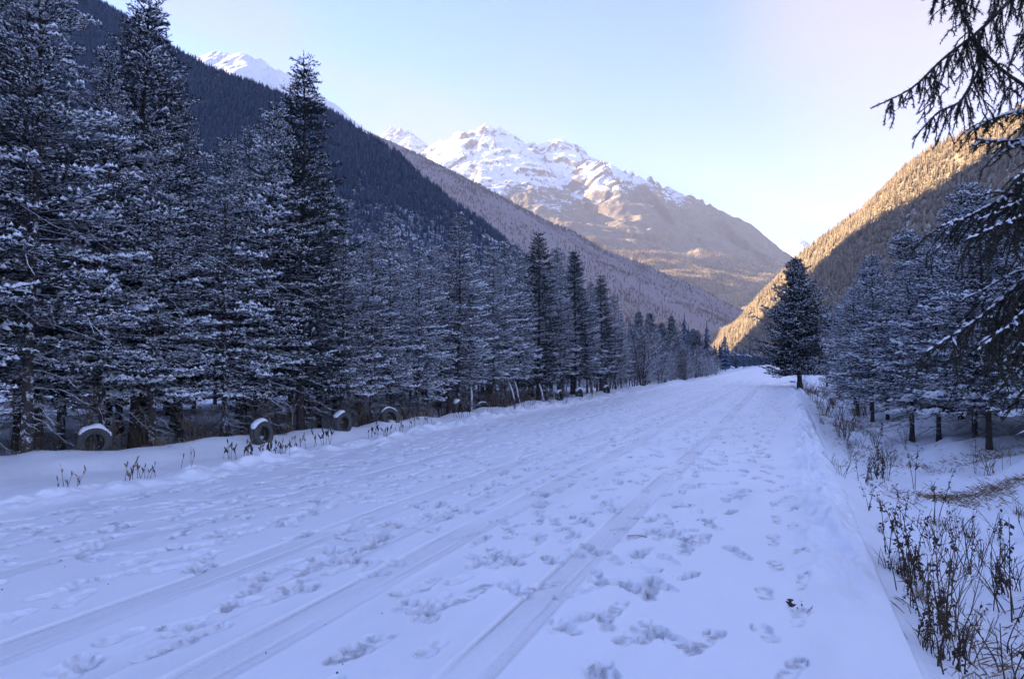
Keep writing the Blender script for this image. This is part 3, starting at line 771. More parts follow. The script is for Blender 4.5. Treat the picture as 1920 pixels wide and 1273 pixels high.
    # dead lower branches
    if dead_to is not None:
        gd = Geo()
        z = dead_to
        while z < crown0 + 0.35 * (h - crown0):
            for q in range(r.randint(max(1, dead_n - 2), dead_n)):
                a = r.random() * 6.283; L = spread * r.uniform(0.25, 0.80) * (0.6 + 0.4 * (z - dead_to) / max(0.3, crown0 - dead_to + 0.5))
                o = np.array([math.cos(a), math.sin(a), 0]); sd = np.array([-o[1], o[0], 0])
                t = np.linspace(0, 1, 6)
                P = ax(z)[None] + o[None] * (L * t)[:, None]
                P[:, 2] += L * (r.uniform(-0.2, 0.15) * t - r.uniform(0.0, 0.35) * t ** 2)
                P[1:] += np.cumsum(rng.normal(0, 0.055 * L, (5, 3)), 0)
                gd.tube(P, np.linspace(0.005 + 0.006 * L, 0.003, 6), 3, 0, cap=False)
                for k in range(int(4 + 7 * L)):
                    tt = r.uniform(0.25, 1); p = np.array([np.interp(tt, t, P[:, j]) for j in range(3)])
                    d = nrm(o * 0.7 + sd * r.choice((-1, 1)) * r.uniform(0.4, 1.1) + np.array([0, 0, r.gauss(-0.05, 0.35)]))
                    e = p + d * r.uniform(0.08, 0.38) * (1.2 - tt)
                    mid = (p + e) / 2 + rng.normal(0, 0.015, 3)
                    gd.tube([p, mid, e], [0.004, 0.0035, 0.002], 3, 0, cap=False)
            z += r.uniform(0.10, 0.24)
        out['dead_branches'] = gd.mesh('dead_branches', [deadm])
    out['_clumps'] = clumps
    cm = []
    for c, rr in clumps:
        gb = Geo(); od = nrm(np.array([c[0], c[1], 0.0]))
        for q in range(5): blob(gb, rng, c + od * rr * (q * 0.42 - 0.9) + np.array([r.uniform(-0.25, 0.25) * rr, r.uniform(-0.25, 0.25) * rr, 0.015 - 0.10 * rr * q]), rr * r.uniform(0.5, 0.8), 0, 0.62)
        cm.append(gb.mesh('snow_clump', [M['clump']], True))
    out['_clump_meshes'] = cm
    return out

CHILDREN = {}
def plant(kind_name, parts, loc, rz, scale, label, cat, group=None, clumps=True):
    o = root(kind_name, label, cat, loc, rz, group)
    o.scale = scale if isinstance(scale, tuple) else (scale,) * 3
    for k in ('trunk', 'crown', 'dead_branches'):
        if k in parts: link(k, parts[k], o)
    if clumps:
        for me in parts.get('_clump_meshes', ()): link('snow_clump', me, o)
    return o

MT = (M['bark'], M['needle'], M['twig_snow'], M['dead'])
MTF = (M['bark_frost'], M['needle_grey'], M['twig_snow'], M['dead'])
MTR = (M['dark_bark'], M['needle_grey'], M['twig_snow'], M['dead'])
MTD = (M['dark_bark'], M['needle_dark'], M['twig_snow'], M['dead'])
# name -> (meshes, height)
PROTO = {
    'a': (conifer(11, 8.6, 0.078, 1.6, 1.75, per_whorl=6, whorl=0.22, twig=0.40, needles=92, nw=0.013, snow=0.62, dead_to=0.5, dead_n=6, mats=MTF, n_clump=3), 8.6),
    'b': (conifer(12, 8.2, 0.072, 1.8, 1.60, per_whorl=6, whorl=0.22, twig=0.38, needles=92, nw=0.012, snow=0.85, dead_to=0.6, dead_n=6, mats=MTF, n_clump=3), 8.2),
    'c': (conifer(13, 8.8, 0.092, 1.4, 1.85, per_whorl=6, whorl=0.21, twig=0.42, needles=76, nw=0.017, snow=0.42, dead_to=0.6, dead_n=5, mats=MT, top_up=0.7), 8.8),
    'd': (conifer(14, 7.2, 0.070, 1.5, 1.40, per_whorl=6, whorl=0.22, twig=0.36, needles=88, nw=0.012, snow=0.70, dead_to=0.5, dead_n=6, mats=MTF, n_clump=1), 7.2),
    'e': (conifer(15, 7.0, 0.075, 1.2, 1.50, per_whorl=6, whorl=0.22, twig=0.38, needles=92, nw=0.012, snow=0.95, dead_to=0.4, dead_n=5, mats=MTF, n_clump=6, droop=0.35), 7.0),
    'f': (conifer(16, 7.8, 0.085, 1.1, 1.60, per_whorl=6, whorl=0.25, twig=0.38, needles=100, snow=0.16, dead_to=0.5, mats=MTD, droop=0.15, top_up=0.35, nl=0.05, nw=0.014), 7.8),
    'g': (conifer(17, 6.2, 0.060, 1.15, 1.95, per_whorl=6, whorl=0.22, twig=0.42, needles=88, nw=0.013, snow=1.05, dead_to=0.45, dead_n=5, mats=MTR, droop=0.28, n_clump=2, snow_w=0.044), 6.2),
    'h': (conifer(18, 5.8, 0.055, 1.05, 1.75, per_whorl=6, whorl=0.22, twig=0.40, needles=88, nw=0.013, snow=0.95, dead_to=0.4, dead_n=5, mats=MTR, droop=0.35, n_clump=2, snow_w=0.042), 5.8),
}
LONE = conifer(21, 9.4, 0.17, 1.05, 3.25, whorl=0.23, per_whorl=9, twig=0.75, twig_gap=0.16, needles=29, nl=0.11, nw=0.052, snow=0.48, taper=0.95, top_up=0.8, droop=0.05, mats=MTD, snow_w=0.07, n_clump=0, lump=0.8)

TREES = []          # (y, object) for labelling
def put(key, x, y, height, rz=None, rnd=random.Random(5)):
    parts, h = PROTO[key]
    s = height / h
    w = s * rnd.uniform(0.92, 1.08)
    o = plant('spruce_tree', parts, (x, y, float(H(x, y)) - 0.03), rz if rnd is None or rz is not None else rnd.uniform(0, 6.28), (w, w, s), 'x', 'tree')
    o['_key'] = key
    return o

tr = random.Random(77)
# trees of the front rows, one by one: (prototype, x, y, height)
FRONT = [('c', -11.6, 5.6, 9.0), ('b', -12.3, 6.9, 9.2), ('a', -10.9, 7.15, 8.4), ('b', -11.2, 8.6, 7.4), ('c', -12.0, 9.9, 9.3), ('b', -10.75, 9.3, 6.2), ('a', -10.35, 10.6, 6.3),
         ('d', -10.1, 11.5, 7.3), ('f', -10.0, 12.5, 8.7), ('a', -10.6, 12.9, 7.6), ('b', -9.75, 13.7, 5.0), ('d', -9.6, 14.8, 4.9), ('b', -9.7, 15.7, 5.8), ('d', -9.5, 16.9, 5.2), ('e', -9.9, 18.1, 5.4),
         ('a', -9.35, 19.2, 6.4), ('d', -9.6, 20.6, 5.7), ('b', -9.35, 21.9, 5.8), ('d', -9.4, 23.2, 6.4), ('b', -9.4, 24.6, 5.9), ('f', -9.3, 26.6, 7.2), ('d', -9.5, 28.2, 6.0),
         ('b', -9.3, 29.6, 6.2), ('f', -9.1, 31.2, 6.9), ('e', -8.9, 32.6, 5.2), ('d', -9.1, 34.2, 5.8), ('f', -9.1, 36.2, 6.3), ('b', -9.3, 38.0, 5.4), ('d', -9.2, 40.2, 5.8), ('b', -9.4, 42.6, 5.0)]
def skyline(x, y):
    """how tall the wood grows: high near the left end, lower along the bend"""
    a = math.degrees(math.atan2(-x, y)); d = math.hypot(x, y)
    t = np.interp(a, [8, 15, 22, 34.5, 37, 39.5, 42, 46, 50, 60], [0.16, 0.18, 0.19, 0.19, 0.33, 0.36, 0.34, 0.44, 0.60, 0.70])
    return 1.6 + float(t) * d
left_front = [put(k, x, y, h) for k, x, y, h in FRONT]
# rows behind
left_back = []
for row in range(1, 9):
    y = 5.0 + 1.1 * (row % 2)
    while y < 46:
        x = -9.9 - 2.0 * math.exp(-max(0, y - 6) / 5) - row * 1.55 + tr.uniform(-0.55, 0.55)
        if not (row > 4 and tr.random() < 0.2):
            hmax = 9.0
            k = tr.choice('aabbccddef' if y < 16 else 'aabbdddeef')
            yy = y + tr.uniform(-0.5, 0.5)
            # keep clear of the line of sight to the hillside: lower behind
            left_back.append((row, put(k, x - 0.15 * row, yy, min(hmax, skyline(x - 0.15 * row, yy)) * tr.uniform(0.74, 1.0))))
        y += tr.uniform(1.7, 2.6)
# right-hand wood
RIGHT = [('g', 3.0, 27.4, 6.0), ('h', 3.55, 28.2, 5.2), ('g', 3.5, 22.8, 6.2), ('h', 3.9, 21.3, 5.7), ('g', 4.3, 19.4, 6.4), ('h', 4.1, 17.4, 5.6), ('g', 5.0, 16.6, 5.9), ('h', 5.5, 18.6, 6.5), ('h', 4.9, 14.9, 5.4),
         ('g', 5.1, 24.6, 6.6), ('h', 6.2, 21.6, 7.0), ('g', 6.9, 17.3, 6.6), ('g', 7.2, 24.5, 7.4), ('h', 2.9, 31.6, 5.4), ('g', 3.6, 33.5, 6.4), ('h', 4.7, 30.2, 6.8), ('g', 3.4, 38.5, 5.8), ('h', 4.4, 41.0, 6.6),
         ('g', 6.0, 35.5, 7.2), ('h', 7.6, 29.4, 7.4), ('g', 9.0, 22.0, 7.6), ('h', 8.7, 33.0, 7.6), ('g', 4.0, 47.0, 6.2), ('h', 5.6, 52.0, 7.2), ('g', 4.2, 59.0, 7.0), ('h', 3.8, 68.0, 7.2), ('g', 6.2, 63.0, 8.0), ('h', 4.6, 78.0, 7.6)]
for i in range(26):                       # slimmer ones filling the wood behind
    y = 15.5 + 0.9 * i + tr.uniform(-0.4, 0.4); x = 5.6 + 0.06 * y + tr.uniform(-0.6, 2.6)
    RIGHT.append((tr.choice('hhgd'), x, y, tr.uniform(4.6, 6.6)))
right_trees = [put(k, x, y, h) for k, x, y, h in RIGHT]

lone = plant('fir_tree', LONE, (1.25, 55.6, float(H(1.25, 55.6)) - 0.05), 1.0, 1.03, 'big dark conifer standing alone at the right edge of the road', 'tree', clumps=False)

# ------------------------------------------------------------------ frosted bare trees beyond the spruces
def bare_tree(seed, h, stems=4):
    rng = np.random.default_rng(seed); r = random.Random(seed)
    gt, gc = Geo(), Geo()
    for s in range(stems):
        a = r.uniform(0, 6.28); lean = r.uniform(0.05, 0.30); hh = h * r.uniform(0.7, 1.0)
        t = np.linspace(0, 1, 9)
        P = np.stack([math.cos(a) * (0.12 + lean * hh * t ** 1.3), math.sin(a) * (0.12 + lean * hh * t ** 1.3), -0.2 + (hh + 0.2) * t], -1)
        P[1:, :2] += np.cumsum(rng.normal(0, 0.03, (8, 2)), 0)
        gt.tube(P, np.linspace(0.045, 0.008, 9), 5)
        for k in range(int(13 * hh)):
            tt = r.uniform(0.12, 0.98); p = np.array([np.interp(tt, t, P[:, j]) for j in range(3)])
            b = r.uniform(0, 6.28); L = h * 0.30 * (1.15 - tt) * r.uniform(0.5, 1.2) + 0.15
            d = nrm(np.array([math.cos(b), math.sin(b), r.uniform(0.0, 0.9)]))
            q = p + d * L * 0.5 + rng.normal(0, 0.04, 3); e = q + nrm(d + np.array([0, 0, 0.35])) * L * 0.5
            gc.tube([p, q, e], [0.012, 0.009, 0.004], 3, 0, cap=False)
            for m_ in range(7):
                u = r.uniform(0.2, 1.0); s0 = p + (q - p) * min(1, u * 2) if u < 0.5 else q + (e - q) * (u * 2 - 1)
                d2 = nrm(d + rng.normal(0, 0.75, 3) + np.array([0, 0, 0.25])); l2 = L * r.uniform(0.2, 0.5)
                mid = s0 + d2 * l2 * 0.5 + rng.normal(0, 0.02, 3)
                gc.tube([s0, mid, s0 + d2 * l2], [0.008, 0.007, 0.003], 3, 0, cap=False)
                for w_ in range(2):
                    d3 = nrm(d2 + rng.normal(0, 0.7, 3)); gc.tube([mid, mid + d3 * l2 * 0.5], [0.006, 0.003], 3, 0, cap=False)
    return {'trunk': gt.mesh('trunk', [M['bark']], True), 'crown': gc.mesh('crown', [M['larch']])}

BARE = [bare_tree(31, 4.2, 4), bare_tree(32, 3.6, 5), bare_tree(33, 4.8, 3)]
fr = random.Random(9)
bare_trees, far_spruces, far_right = [], [], []
y = 40.5
while y < 118:
    for x in (-9.3, -11.6, -14.2):
        if fr.random() < 0.85:
            xx, yy = x + fr.uniform(-0.7, 0.7), y + fr.uniform(-0.8, 0.8)
            o = plant('bare_tree', BARE[fr.randrange(3)], (xx, yy, float(H(xx, yy)) - 0.05), fr.uniform(0, 6.28), fr.uniform(0.75, 1.15), 'x', 'tree')
            bare_trees.append(o)
    y += 3.4 + 0.03 * (y - 40)
for (x, y, h) in ((-15.5, 58, 6.5), (-18.0, 72, 7.2), (-14.5, 82, 7.6), (-17.5, 90, 8.6), (-14.2, 97, 8.4), (-16.8, 104, 7.8), (-13.2, 118, 7.4), (-15, 128, 8.0), (-19, 64, 6.8), (-21, 80, 8.0)):
    o = plant('fir_tree', LONE, (x, y, float(H(x, y)) - 0.05), fr.uniform(0, 6.28), (h / 9.0 * 0.8, h / 9.0 * 0.8, h / 9.0), 'x', 'tree', clumps=False)
    far_spruces.append(o)

# ------------------------------------------------------------------ woods on the valley sides: far too many to count
def skirt_tree(name, seed, mats, layers=9, width=0.19, trunk=True):
    """a unit-high conifer of ragged drooping tiers"""
    r = random.Random(seed); g = Geo()
    for k in range(layers):
        f = k / (layers - 1)
        z = 0.14 + 0.84 * f; w = width * (1 - f) ** 0.8 + 0.012; n = 9
        a0 = r.random() * 6
        for q in range(n):
            a = a0 + 6.283 * q / n + r.uniform(-0.2, 0.2); ww = w * r.uniform(0.6, 1.25); zz = z - 0.055 * r.uniform(0.5, 1.4)
            b = 0.42
            g.add([(0, 0, z + 0.07), (math.cos(a - b) * ww * 0.75, math.sin(a - b) * ww * 0.75, zz + 0.02), (math.cos(a) * ww, math.sin(a) * ww, zz), (math.cos(a + b) * ww * 0.75, math.sin(a + b) * ww * 0.75, zz + 0.02)],
                  [(0, 1, 2), (0, 2, 3)], 0)
    g.tube([(0, 0, -0.05), (0, 0, 0.95)], [0.012, 0.002], 4, 1)
    return bpy.data.objects.new(name, g.mesh(name, mats))

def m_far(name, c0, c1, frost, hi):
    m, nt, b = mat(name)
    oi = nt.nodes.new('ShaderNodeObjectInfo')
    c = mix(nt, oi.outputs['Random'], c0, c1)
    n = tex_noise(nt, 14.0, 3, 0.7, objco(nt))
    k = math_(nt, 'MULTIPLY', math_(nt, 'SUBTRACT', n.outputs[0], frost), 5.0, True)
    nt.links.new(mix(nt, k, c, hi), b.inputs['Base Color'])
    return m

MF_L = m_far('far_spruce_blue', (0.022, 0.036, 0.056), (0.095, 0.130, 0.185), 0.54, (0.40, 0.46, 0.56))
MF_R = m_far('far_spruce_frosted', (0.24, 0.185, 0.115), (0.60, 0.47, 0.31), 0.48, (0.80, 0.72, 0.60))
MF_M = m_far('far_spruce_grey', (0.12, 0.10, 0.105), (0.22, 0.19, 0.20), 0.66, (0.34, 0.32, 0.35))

def scatter(name, proto, P, size, seed):
    """one object that stands a tree on every point"""
    rng = np.random.default_rng(seed)
    me = bpy.data.meshes.new(name); me.vertices.add(len(P)); me.vertices.foreach_set('co', np.asarray(P, np.float32).ravel())
    s = me.attributes.new('size', 'FLOAT', 'POINT'); s.data.foreach_set('value', np.asarray(size, np.float32))
    t = me.attributes.new('turn', 'FLOAT', 'POINT'); t.data.foreach_set('value', rng.uniform(0, 6.28, len(P)).astype(np.float32))
    me.update()
    o = link(name, me); tag(o, kind='stuff')
    ng = bpy.data.node_groups.new(name, 'GeometryNodeTree')
    ng.interface.new_socket('Geometry', in_out='INPUT', socket_type='NodeSocketGeometry')
    ng.interface.new_socket('Geometry', in_out='OUTPUT', socket_type='NodeSocketGeometry')
    nd, lk = ng.nodes, ng.links
    gi, go = nd.new('NodeGroupInput'), nd.new('NodeGroupOutput')
    io = nd.new('GeometryNodeInstanceOnPoints'); oi = nd.new('GeometryNodeObjectInfo')
    oi.inputs[0].default_value = proto; oi.inputs['As Instance'].default_value = True
    a1 = nd.new('GeometryNodeInputNamedAttribute'); a1.data_type = 'FLOAT'; a1.inputs[0].default_value = 'size'
    a2 = nd.new('GeometryNodeInputNamedAttribute'); a2.data_type = 'FLOAT'; a2.inputs[0].default_value = 'turn'
    cx = nd.new('ShaderNodeCombineXYZ'); lk.new(a2.outputs[0], cx.inputs[2])
    lk.new(gi.outputs[0], io.inputs['Points']); lk.new(oi.outputs['Geometry'], io.inputs['Instance'])
    lk.new(cx.outputs[0], io.inputs['Rotation']); lk.new(a1.outputs[0], io.inputs['Scale'])
    lk.new(io.outputs[0], go.inputs[0])
    md = o.modifiers.new('trees', 'NODES'); md.node_group = ng
    return o

def sample(terrain, n, x0, x1, y0, y1, keep, seed):
    rng = np.random.default_rng(seed)
    x = rng.uniform(x0, x1, n); y = rng.uniform(y0, y1, n)
    z = height_at(terrain, x, y)
    k = rng.random(n) < keep(x, y, z)
    return np.stack([x, y, z - 0.4], -1)[k], rng

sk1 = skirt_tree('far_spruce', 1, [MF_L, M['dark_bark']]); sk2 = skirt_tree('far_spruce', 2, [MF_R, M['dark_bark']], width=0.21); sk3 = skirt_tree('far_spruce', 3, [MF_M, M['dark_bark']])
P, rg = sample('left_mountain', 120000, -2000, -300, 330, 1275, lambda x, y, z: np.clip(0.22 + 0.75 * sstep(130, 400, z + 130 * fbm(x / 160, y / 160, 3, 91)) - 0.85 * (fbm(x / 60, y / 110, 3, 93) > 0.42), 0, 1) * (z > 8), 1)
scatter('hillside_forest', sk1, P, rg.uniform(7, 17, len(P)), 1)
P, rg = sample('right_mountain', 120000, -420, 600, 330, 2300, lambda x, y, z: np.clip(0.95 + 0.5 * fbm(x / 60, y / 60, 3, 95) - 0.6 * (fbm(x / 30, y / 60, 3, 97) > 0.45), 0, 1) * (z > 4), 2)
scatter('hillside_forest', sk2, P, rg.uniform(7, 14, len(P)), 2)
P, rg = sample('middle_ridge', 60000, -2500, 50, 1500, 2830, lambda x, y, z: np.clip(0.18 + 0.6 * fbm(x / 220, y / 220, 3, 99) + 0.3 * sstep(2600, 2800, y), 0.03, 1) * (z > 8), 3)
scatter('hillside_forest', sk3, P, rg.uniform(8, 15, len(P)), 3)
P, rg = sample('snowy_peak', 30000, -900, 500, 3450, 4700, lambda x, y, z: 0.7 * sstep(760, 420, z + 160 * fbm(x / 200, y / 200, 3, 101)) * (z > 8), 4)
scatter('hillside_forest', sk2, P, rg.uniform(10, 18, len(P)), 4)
# the flat valley floor between the road's end and the hills
rg = np.random.default_rng(5)
x = rg.uniform(-330, 330, 9000); y = rg.uniform(112, 1050, 9000)
k = (np.abs(x + 3.5) > 7.5 + 0.004 * y) & (rg.random(9000) < 0.35 + 0.65 * sstep(80, 10, np.abs(x))) | ((y > 470) & (np.abs(x + 3.5) < 40))
x, y = x[k], y[k]
near = np.abs(x) < 120
P = np.stack([x, y, np.where(near, H(x, np.minimum(y, 500)) * (y < 500), -1.3) - 0.2], -1)
scatter('valley_wood', sk1, P, rg.uniform(5, 10.5, len(P)), 5)
rg = np.random.default_rng(6)
x = rg.uniform(-900, 900, 9000); y = rg.uniform(1050, 3700, 9000)
P = np.stack([x, y, 0 * x - 1.6], -1)
scatter('valley_wood', sk3, P, rg.uniform(7, 13, len(P)), 6)

# ------------------------------------------------------------------ old tyres set upright along the left bank
def tyre_meshes(seed):
    rng = np.random.default_rng(seed)
    n = 56
    a = np.arange(n) * 2 * np.pi / n
    def lathe(g, prof, lug=None, flip=False):
        prof = np.array(prof); k = len(prof)
        rr = np.repeat(prof[None, :, 0], n, 0).copy()
        if lug is not None:
            for c, (amp, ph) in lug.items(): rr[:, c] -= amp * ((np.arange(n) + ph) % 2)
        V = np.stack([np.repeat(prof[None, :, 1], n, 0), rr * np.cos(a)[:, None], rr * np.sin(a)[:, None]], -1).reshape(-1, 3)
        F = []
        for i in range(n):
            j = (i + 1) % n
            for c in range(k - 1):
                p, q, s, t = i * k + c, i * k + c + 1, j * k + c + 1, j * k + c
                F += [(p, q, s), (p, s, t)]
        g.add(V, np.array(F)[:, ::-1] if flip else F, 0)
    gs = Geo()
    for s in (-1, 1):
        lathe(gs, [(0.190, 0.065 * s), (0.183, 0.088 * s), (0.215, 0.102 * s), (0.262, 0.108 * s), (0.268, 0.113 * s), (0.276, 0.108 * s), (0.305, 0.100 * s), (0.322, 0.092 * s)], flip=s > 0)
        lathe(gs, [(0.190, 0.065 * s), (0.235, 0.085 * s), (0.300, 0.060 * s), (0.305, 0.0)], flip=s < 0)
    gt = Geo()
    lathe(gt, [(0.322, -0.092), (0.340, -0.082), (0.342, -0.050), (0.326, -0.046), (0.326, -0.036), (0.344, -0.032), (0.344, -0.006), (0.328, -0.004), (0.328, 0.004), (0.344, 0.006), (0.344, 0.032), (0.326, 0.036), (0.326, 0.046), (0.342, 0.050), (0.340, 0.082), (0.322, 0.092)],
          {1: (0.016, 0), 2: (0.014, 0), 5: (0.010, 1), 6: (0.010, 1), 9: (0.010, 0), 10: (0.010, 0), 13: (0.014, 1), 14: (0.016, 1)})
    return gs.mesh('sidewall', [M['rubber']], True), gt.mesh('tread', [M['rubber']])

def snow_cap(seed, lo, hi, thick):
    """snow lying on the upper arc of a tyre"""
    rng = np.random.default_rng(seed); g = Geo()
    n, k = 26, 9
    V = []
    for i in range(n):
        t = i / (n - 1); a = lo + (hi - lo) * t
        e = math.sin(math.pi * t) ** 0.45
        th = thick * e * (0.8 + 0.25 * math.sin(a * 7 + seed)) + 0.004
        w = 0.104 * (0.45 + 0.55 * e)
        for j in range(k):
            b = math.pi * j / (k - 1)
            r = 0.338 + th * max(0, math.sin(b)) ** 0.7 - (0.02 if j in (0, k - 1) else 0)
            x = w * math.cos(b) + 0.006 * math.sin(5 * a + seed)
            V.append((x, r * math.sin(a), r * math.cos(a)))
    F = []
    for i in range(n - 1):
        for j in range(k - 1):
            p = i * k + j
            F += [(p, p + k, p + k + 1), (p, p + k + 1, p + 1)]
    g.add(V, F, 0)
    return g.mesh('snow_cap', [M['clump']], True)

SW, TD = tyre_meshes(1)
TYRES = [(-10.55, 7.98, 14, 0.22, 0.00, -1.0, 1.25, 0.075, 'worn black tyre facing the road, nearest the camera, under a thick arch of snow'),
         (-9.12, 10.28, 50, 0.20, 0.10, -1.1, 0.7, 0.060, 'half-turned tyre behind pale dry stalks, with snow down its left shoulder'),
         (-8.98, 12.62, 50, 0.22, 0.05, -1.0, 0.25, 0.050, 'tall deep-treaded tyre beside a snowy bush, snow only on its upper left'),
         (-8.93, 14.50, 38, 0.12, 0.42, -0.9, 1.2, 0.045, 'tyre leaning back hard, its thin rim outlined in white snow'),
         (-8.98, 18.40, 58, 0.20, 0.04, -0.9, 0.3, 0.060, 'tyre at the foot of the white-blotched slender trunk'),
         (-9.30, 20.95, 42, 0.12, 0.38, -1.0, 1.3, 0.060, 'tilted tyre just beyond the short upright stake, mostly under snow'),
         (-8.55, 27.00, 60, 0.20, 0.05, -1.0, 0.6, 0.060, 'small far tyre past the snow hump, white on top'),
         (-8.50, 29.80, 60, 0.18, 0.10, -1.1, 1.1, 0.080, 'far tyre by thin leaning trunks, almost hidden by its snow cap'),
         (-8.60, 35.40, 60, 0.20, 0.05, -1.0, 0.8, 0.060, 'farthest tyre in the line, near the end of the tall spruces')]
for i, (x, y, th, zc, lean, lo, hi, thick, lab) in enumerate(TYRES):
    c = -np.array([x, y]) / math.hypot(x, y); rv = np.array([-c[1], c[0]])
    rv = np.array([c[1], -c[0]]) if (c[1] * 0.93 + -c[0] * 0.37) > 0 else rv       # the side towards the road ahead
    d = math.cos(R(th)) * c + math.sin(R(th)) * rv
    o = root('tyre', lab, 'tyre', (x, y, float(H(x, y)) + zc), 0, 'old tyres standing along the left bank')
    o.rotation_euler = (0, -lean, math.atan2(d[1], d[0]))
    o.scale = (0.76, 0.76, 0.76); o.location.z -= 0.06; link('sidewall', SW, o); link('tread', TD, o); link('snow_cap', snow_cap(i, lo, hi, thick), o)

# ------------------------------------------------------------------ snow-crusted stakes on the bank
def stake(x, y, lean, turn, L, lab):
    g = Geo(); r = random.Random(int(x * 100))
    t = np.linspace(0, 1, 8)
    P = np.stack([L * math.sin(lean) * t + 0.01 * np.sin(t * 7), 0.012 * np.sin(t * 5 + 1), -0.15 + (L * math.cos(lean) + 0.15) * t], -1)
    g.tube(P, 0.034 - 0.008 * t, 8)
    gs = Geo(); gs.tube(P[3:] + np.array([-0.012, 0, 0.022]), np.array([0.010, 0.026, 0.030, 0.028, 0.012]), 6)
    o = root('stake', lab, 'stake', (x, y, float(H(x, y))), turn, 'stakes leaning on the left bank')
    link('shaft', g.mesh('shaft', [M['post']], True), o); link('snow_crust', gs.mesh('snow_crust', [M['clump']], True), o)
stake(-9.05, 19.55, 0.08, 3.4, 0.75, 'short snow-crusted stake standing upright between two tyres')
stake(-8.55, 22.3, 0.62, 2.6, 1.05, 'snow-crusted pole leaning left against the wood just past the tilted tyre')
stake(-8.75, 23.1, 0.55, 2.5, 0.95, 'thinner white pole leaning beside the longer snow-crusted pole')
stake(-8.55, 25.2, 0.50, 2.6, 0.80, 'white leaning pole on top of the snow hump')

# ------------------------------------------------------------------ dead weeds
def weed_stalks(seed, n, h, pods=True):
    rng = np.random.default_rng(seed); r = random.Random(seed); g, gp = Geo(), Geo()
    for s in range(n):
        b = np.array([r.gauss(0, 0.11), r.gauss(0, 0.11), -0.05]); a = r.uniform(0, 6.28); hh = h * r.uniform(0.5, 1.1); ln = r.uniform(0.05, 0.45)
        t = np.linspace(0, 1, 5)
        P = b + np.stack([math.cos(a) * ln * hh * t ** 1.4, math.sin(a) * ln * hh * t ** 1.4, (hh + 0.05) * t], -1)
        g.tube(P, np.linspace(0.0045, 0.002, 5), 4)
        if pods:
            for k in range(r.randint(1, 3)):
                tt = r.uniform(0.65, 1.0); p = np.array([np.interp(tt, t, P[:, j]) for j in range(3)])
                d = nrm(np.array([r.gauss(0, 0.35), r.gauss(0, 0.35), 1])); L = r.uniform(0.05, 0.11)
                gp.tube([p, p + d * L * 0.25, p + d * L * 0.7, p + d * L], [0.003, 0.009, 0.008, 0.001], 5)
    return {'stem': g.mesh('stem', [M['weed']]), 'seed_pod': gp.mesh('seed_pod', [M['straw'] if seed % 2 else M['weed_leaf']])}

def leaf_bits(g, r, p, n, size, hang=0.7):
    for k in range(n):
        d = nrm(np.array([r.gauss(0, 0.7), r.gauss(0, 0.7), -hang + r.gauss(0, 0.35)])); s = nrm(np.cross(d, [r.gauss(0, 1), r.gauss(0, 1), r.gauss(0, 1)]))
        L = size * r.uniform(0.6, 1.4); w = L * r.uniform(0.18, 0.34); q = p + np.array([r.gauss(0, 0.008), r.gauss(0, 0.008), r.gauss(0, 0.02)])
        bow = nrm(np.cross(d, s)) * w * 0.6
        g.add([q, q + d * L * 0.5 + s * w + bow, q + d * L * 0.5 - s * w + bow, q + d * L], [(0, 1, 2), (1, 3, 2)], 0)

def weed_dock(seed, n, h, leaves=9):
    """tall dead stems with shrivelled leaves hanging off them"""
    r = random.Random(seed); g, gl = Geo(), Geo()
    for s in range(n):
        b = np.array([r.gauss(0, 0.06), r.gauss(0, 0.06), -0.06]); a = r.uniform(0, 6.28); hh = h * r.uniform(0.55, 1.1); ln = r.uniform(0.02, 0.35)
        t = np.linspace(0, 1, 7)
        P = b + np.stack([math.cos(a) * ln * hh * t ** 1.5 + 0.01 * np.sin(t * 9), math.sin(a) * ln * hh * t ** 1.5, (hh + 0.06) * t], -1)
        g.tube(P, np.linspace(0.007, 0.002, 7), 5)
        for k in range(r.randint(3, 6)):
            tt = r.uniform(0.2, 0.95); p = np.array([np.interp(tt, t, P[:, j]) for j in range(3)])
            leaf_bits(gl, r, p, leaves, 0.045)
            if r.random() < 0.6:
                d = nrm(np.array([r.gauss(0, 0.6), r.gauss(0, 0.6), 0.7])); e = p + d * hh * r.uniform(0.10, 0.25)
                g.tube([p, (p + e) / 2 + np.array([0, 0, 0.01]), e], [0.004, 0.003, 0.0015], 4); leaf_bits(gl, r, e, 2, 0.032)
    return {'stem': g.mesh('stem', [M['weed']]), 'withered_leaves': gl.mesh('withered_leaves', [M['weed_leaf']])}

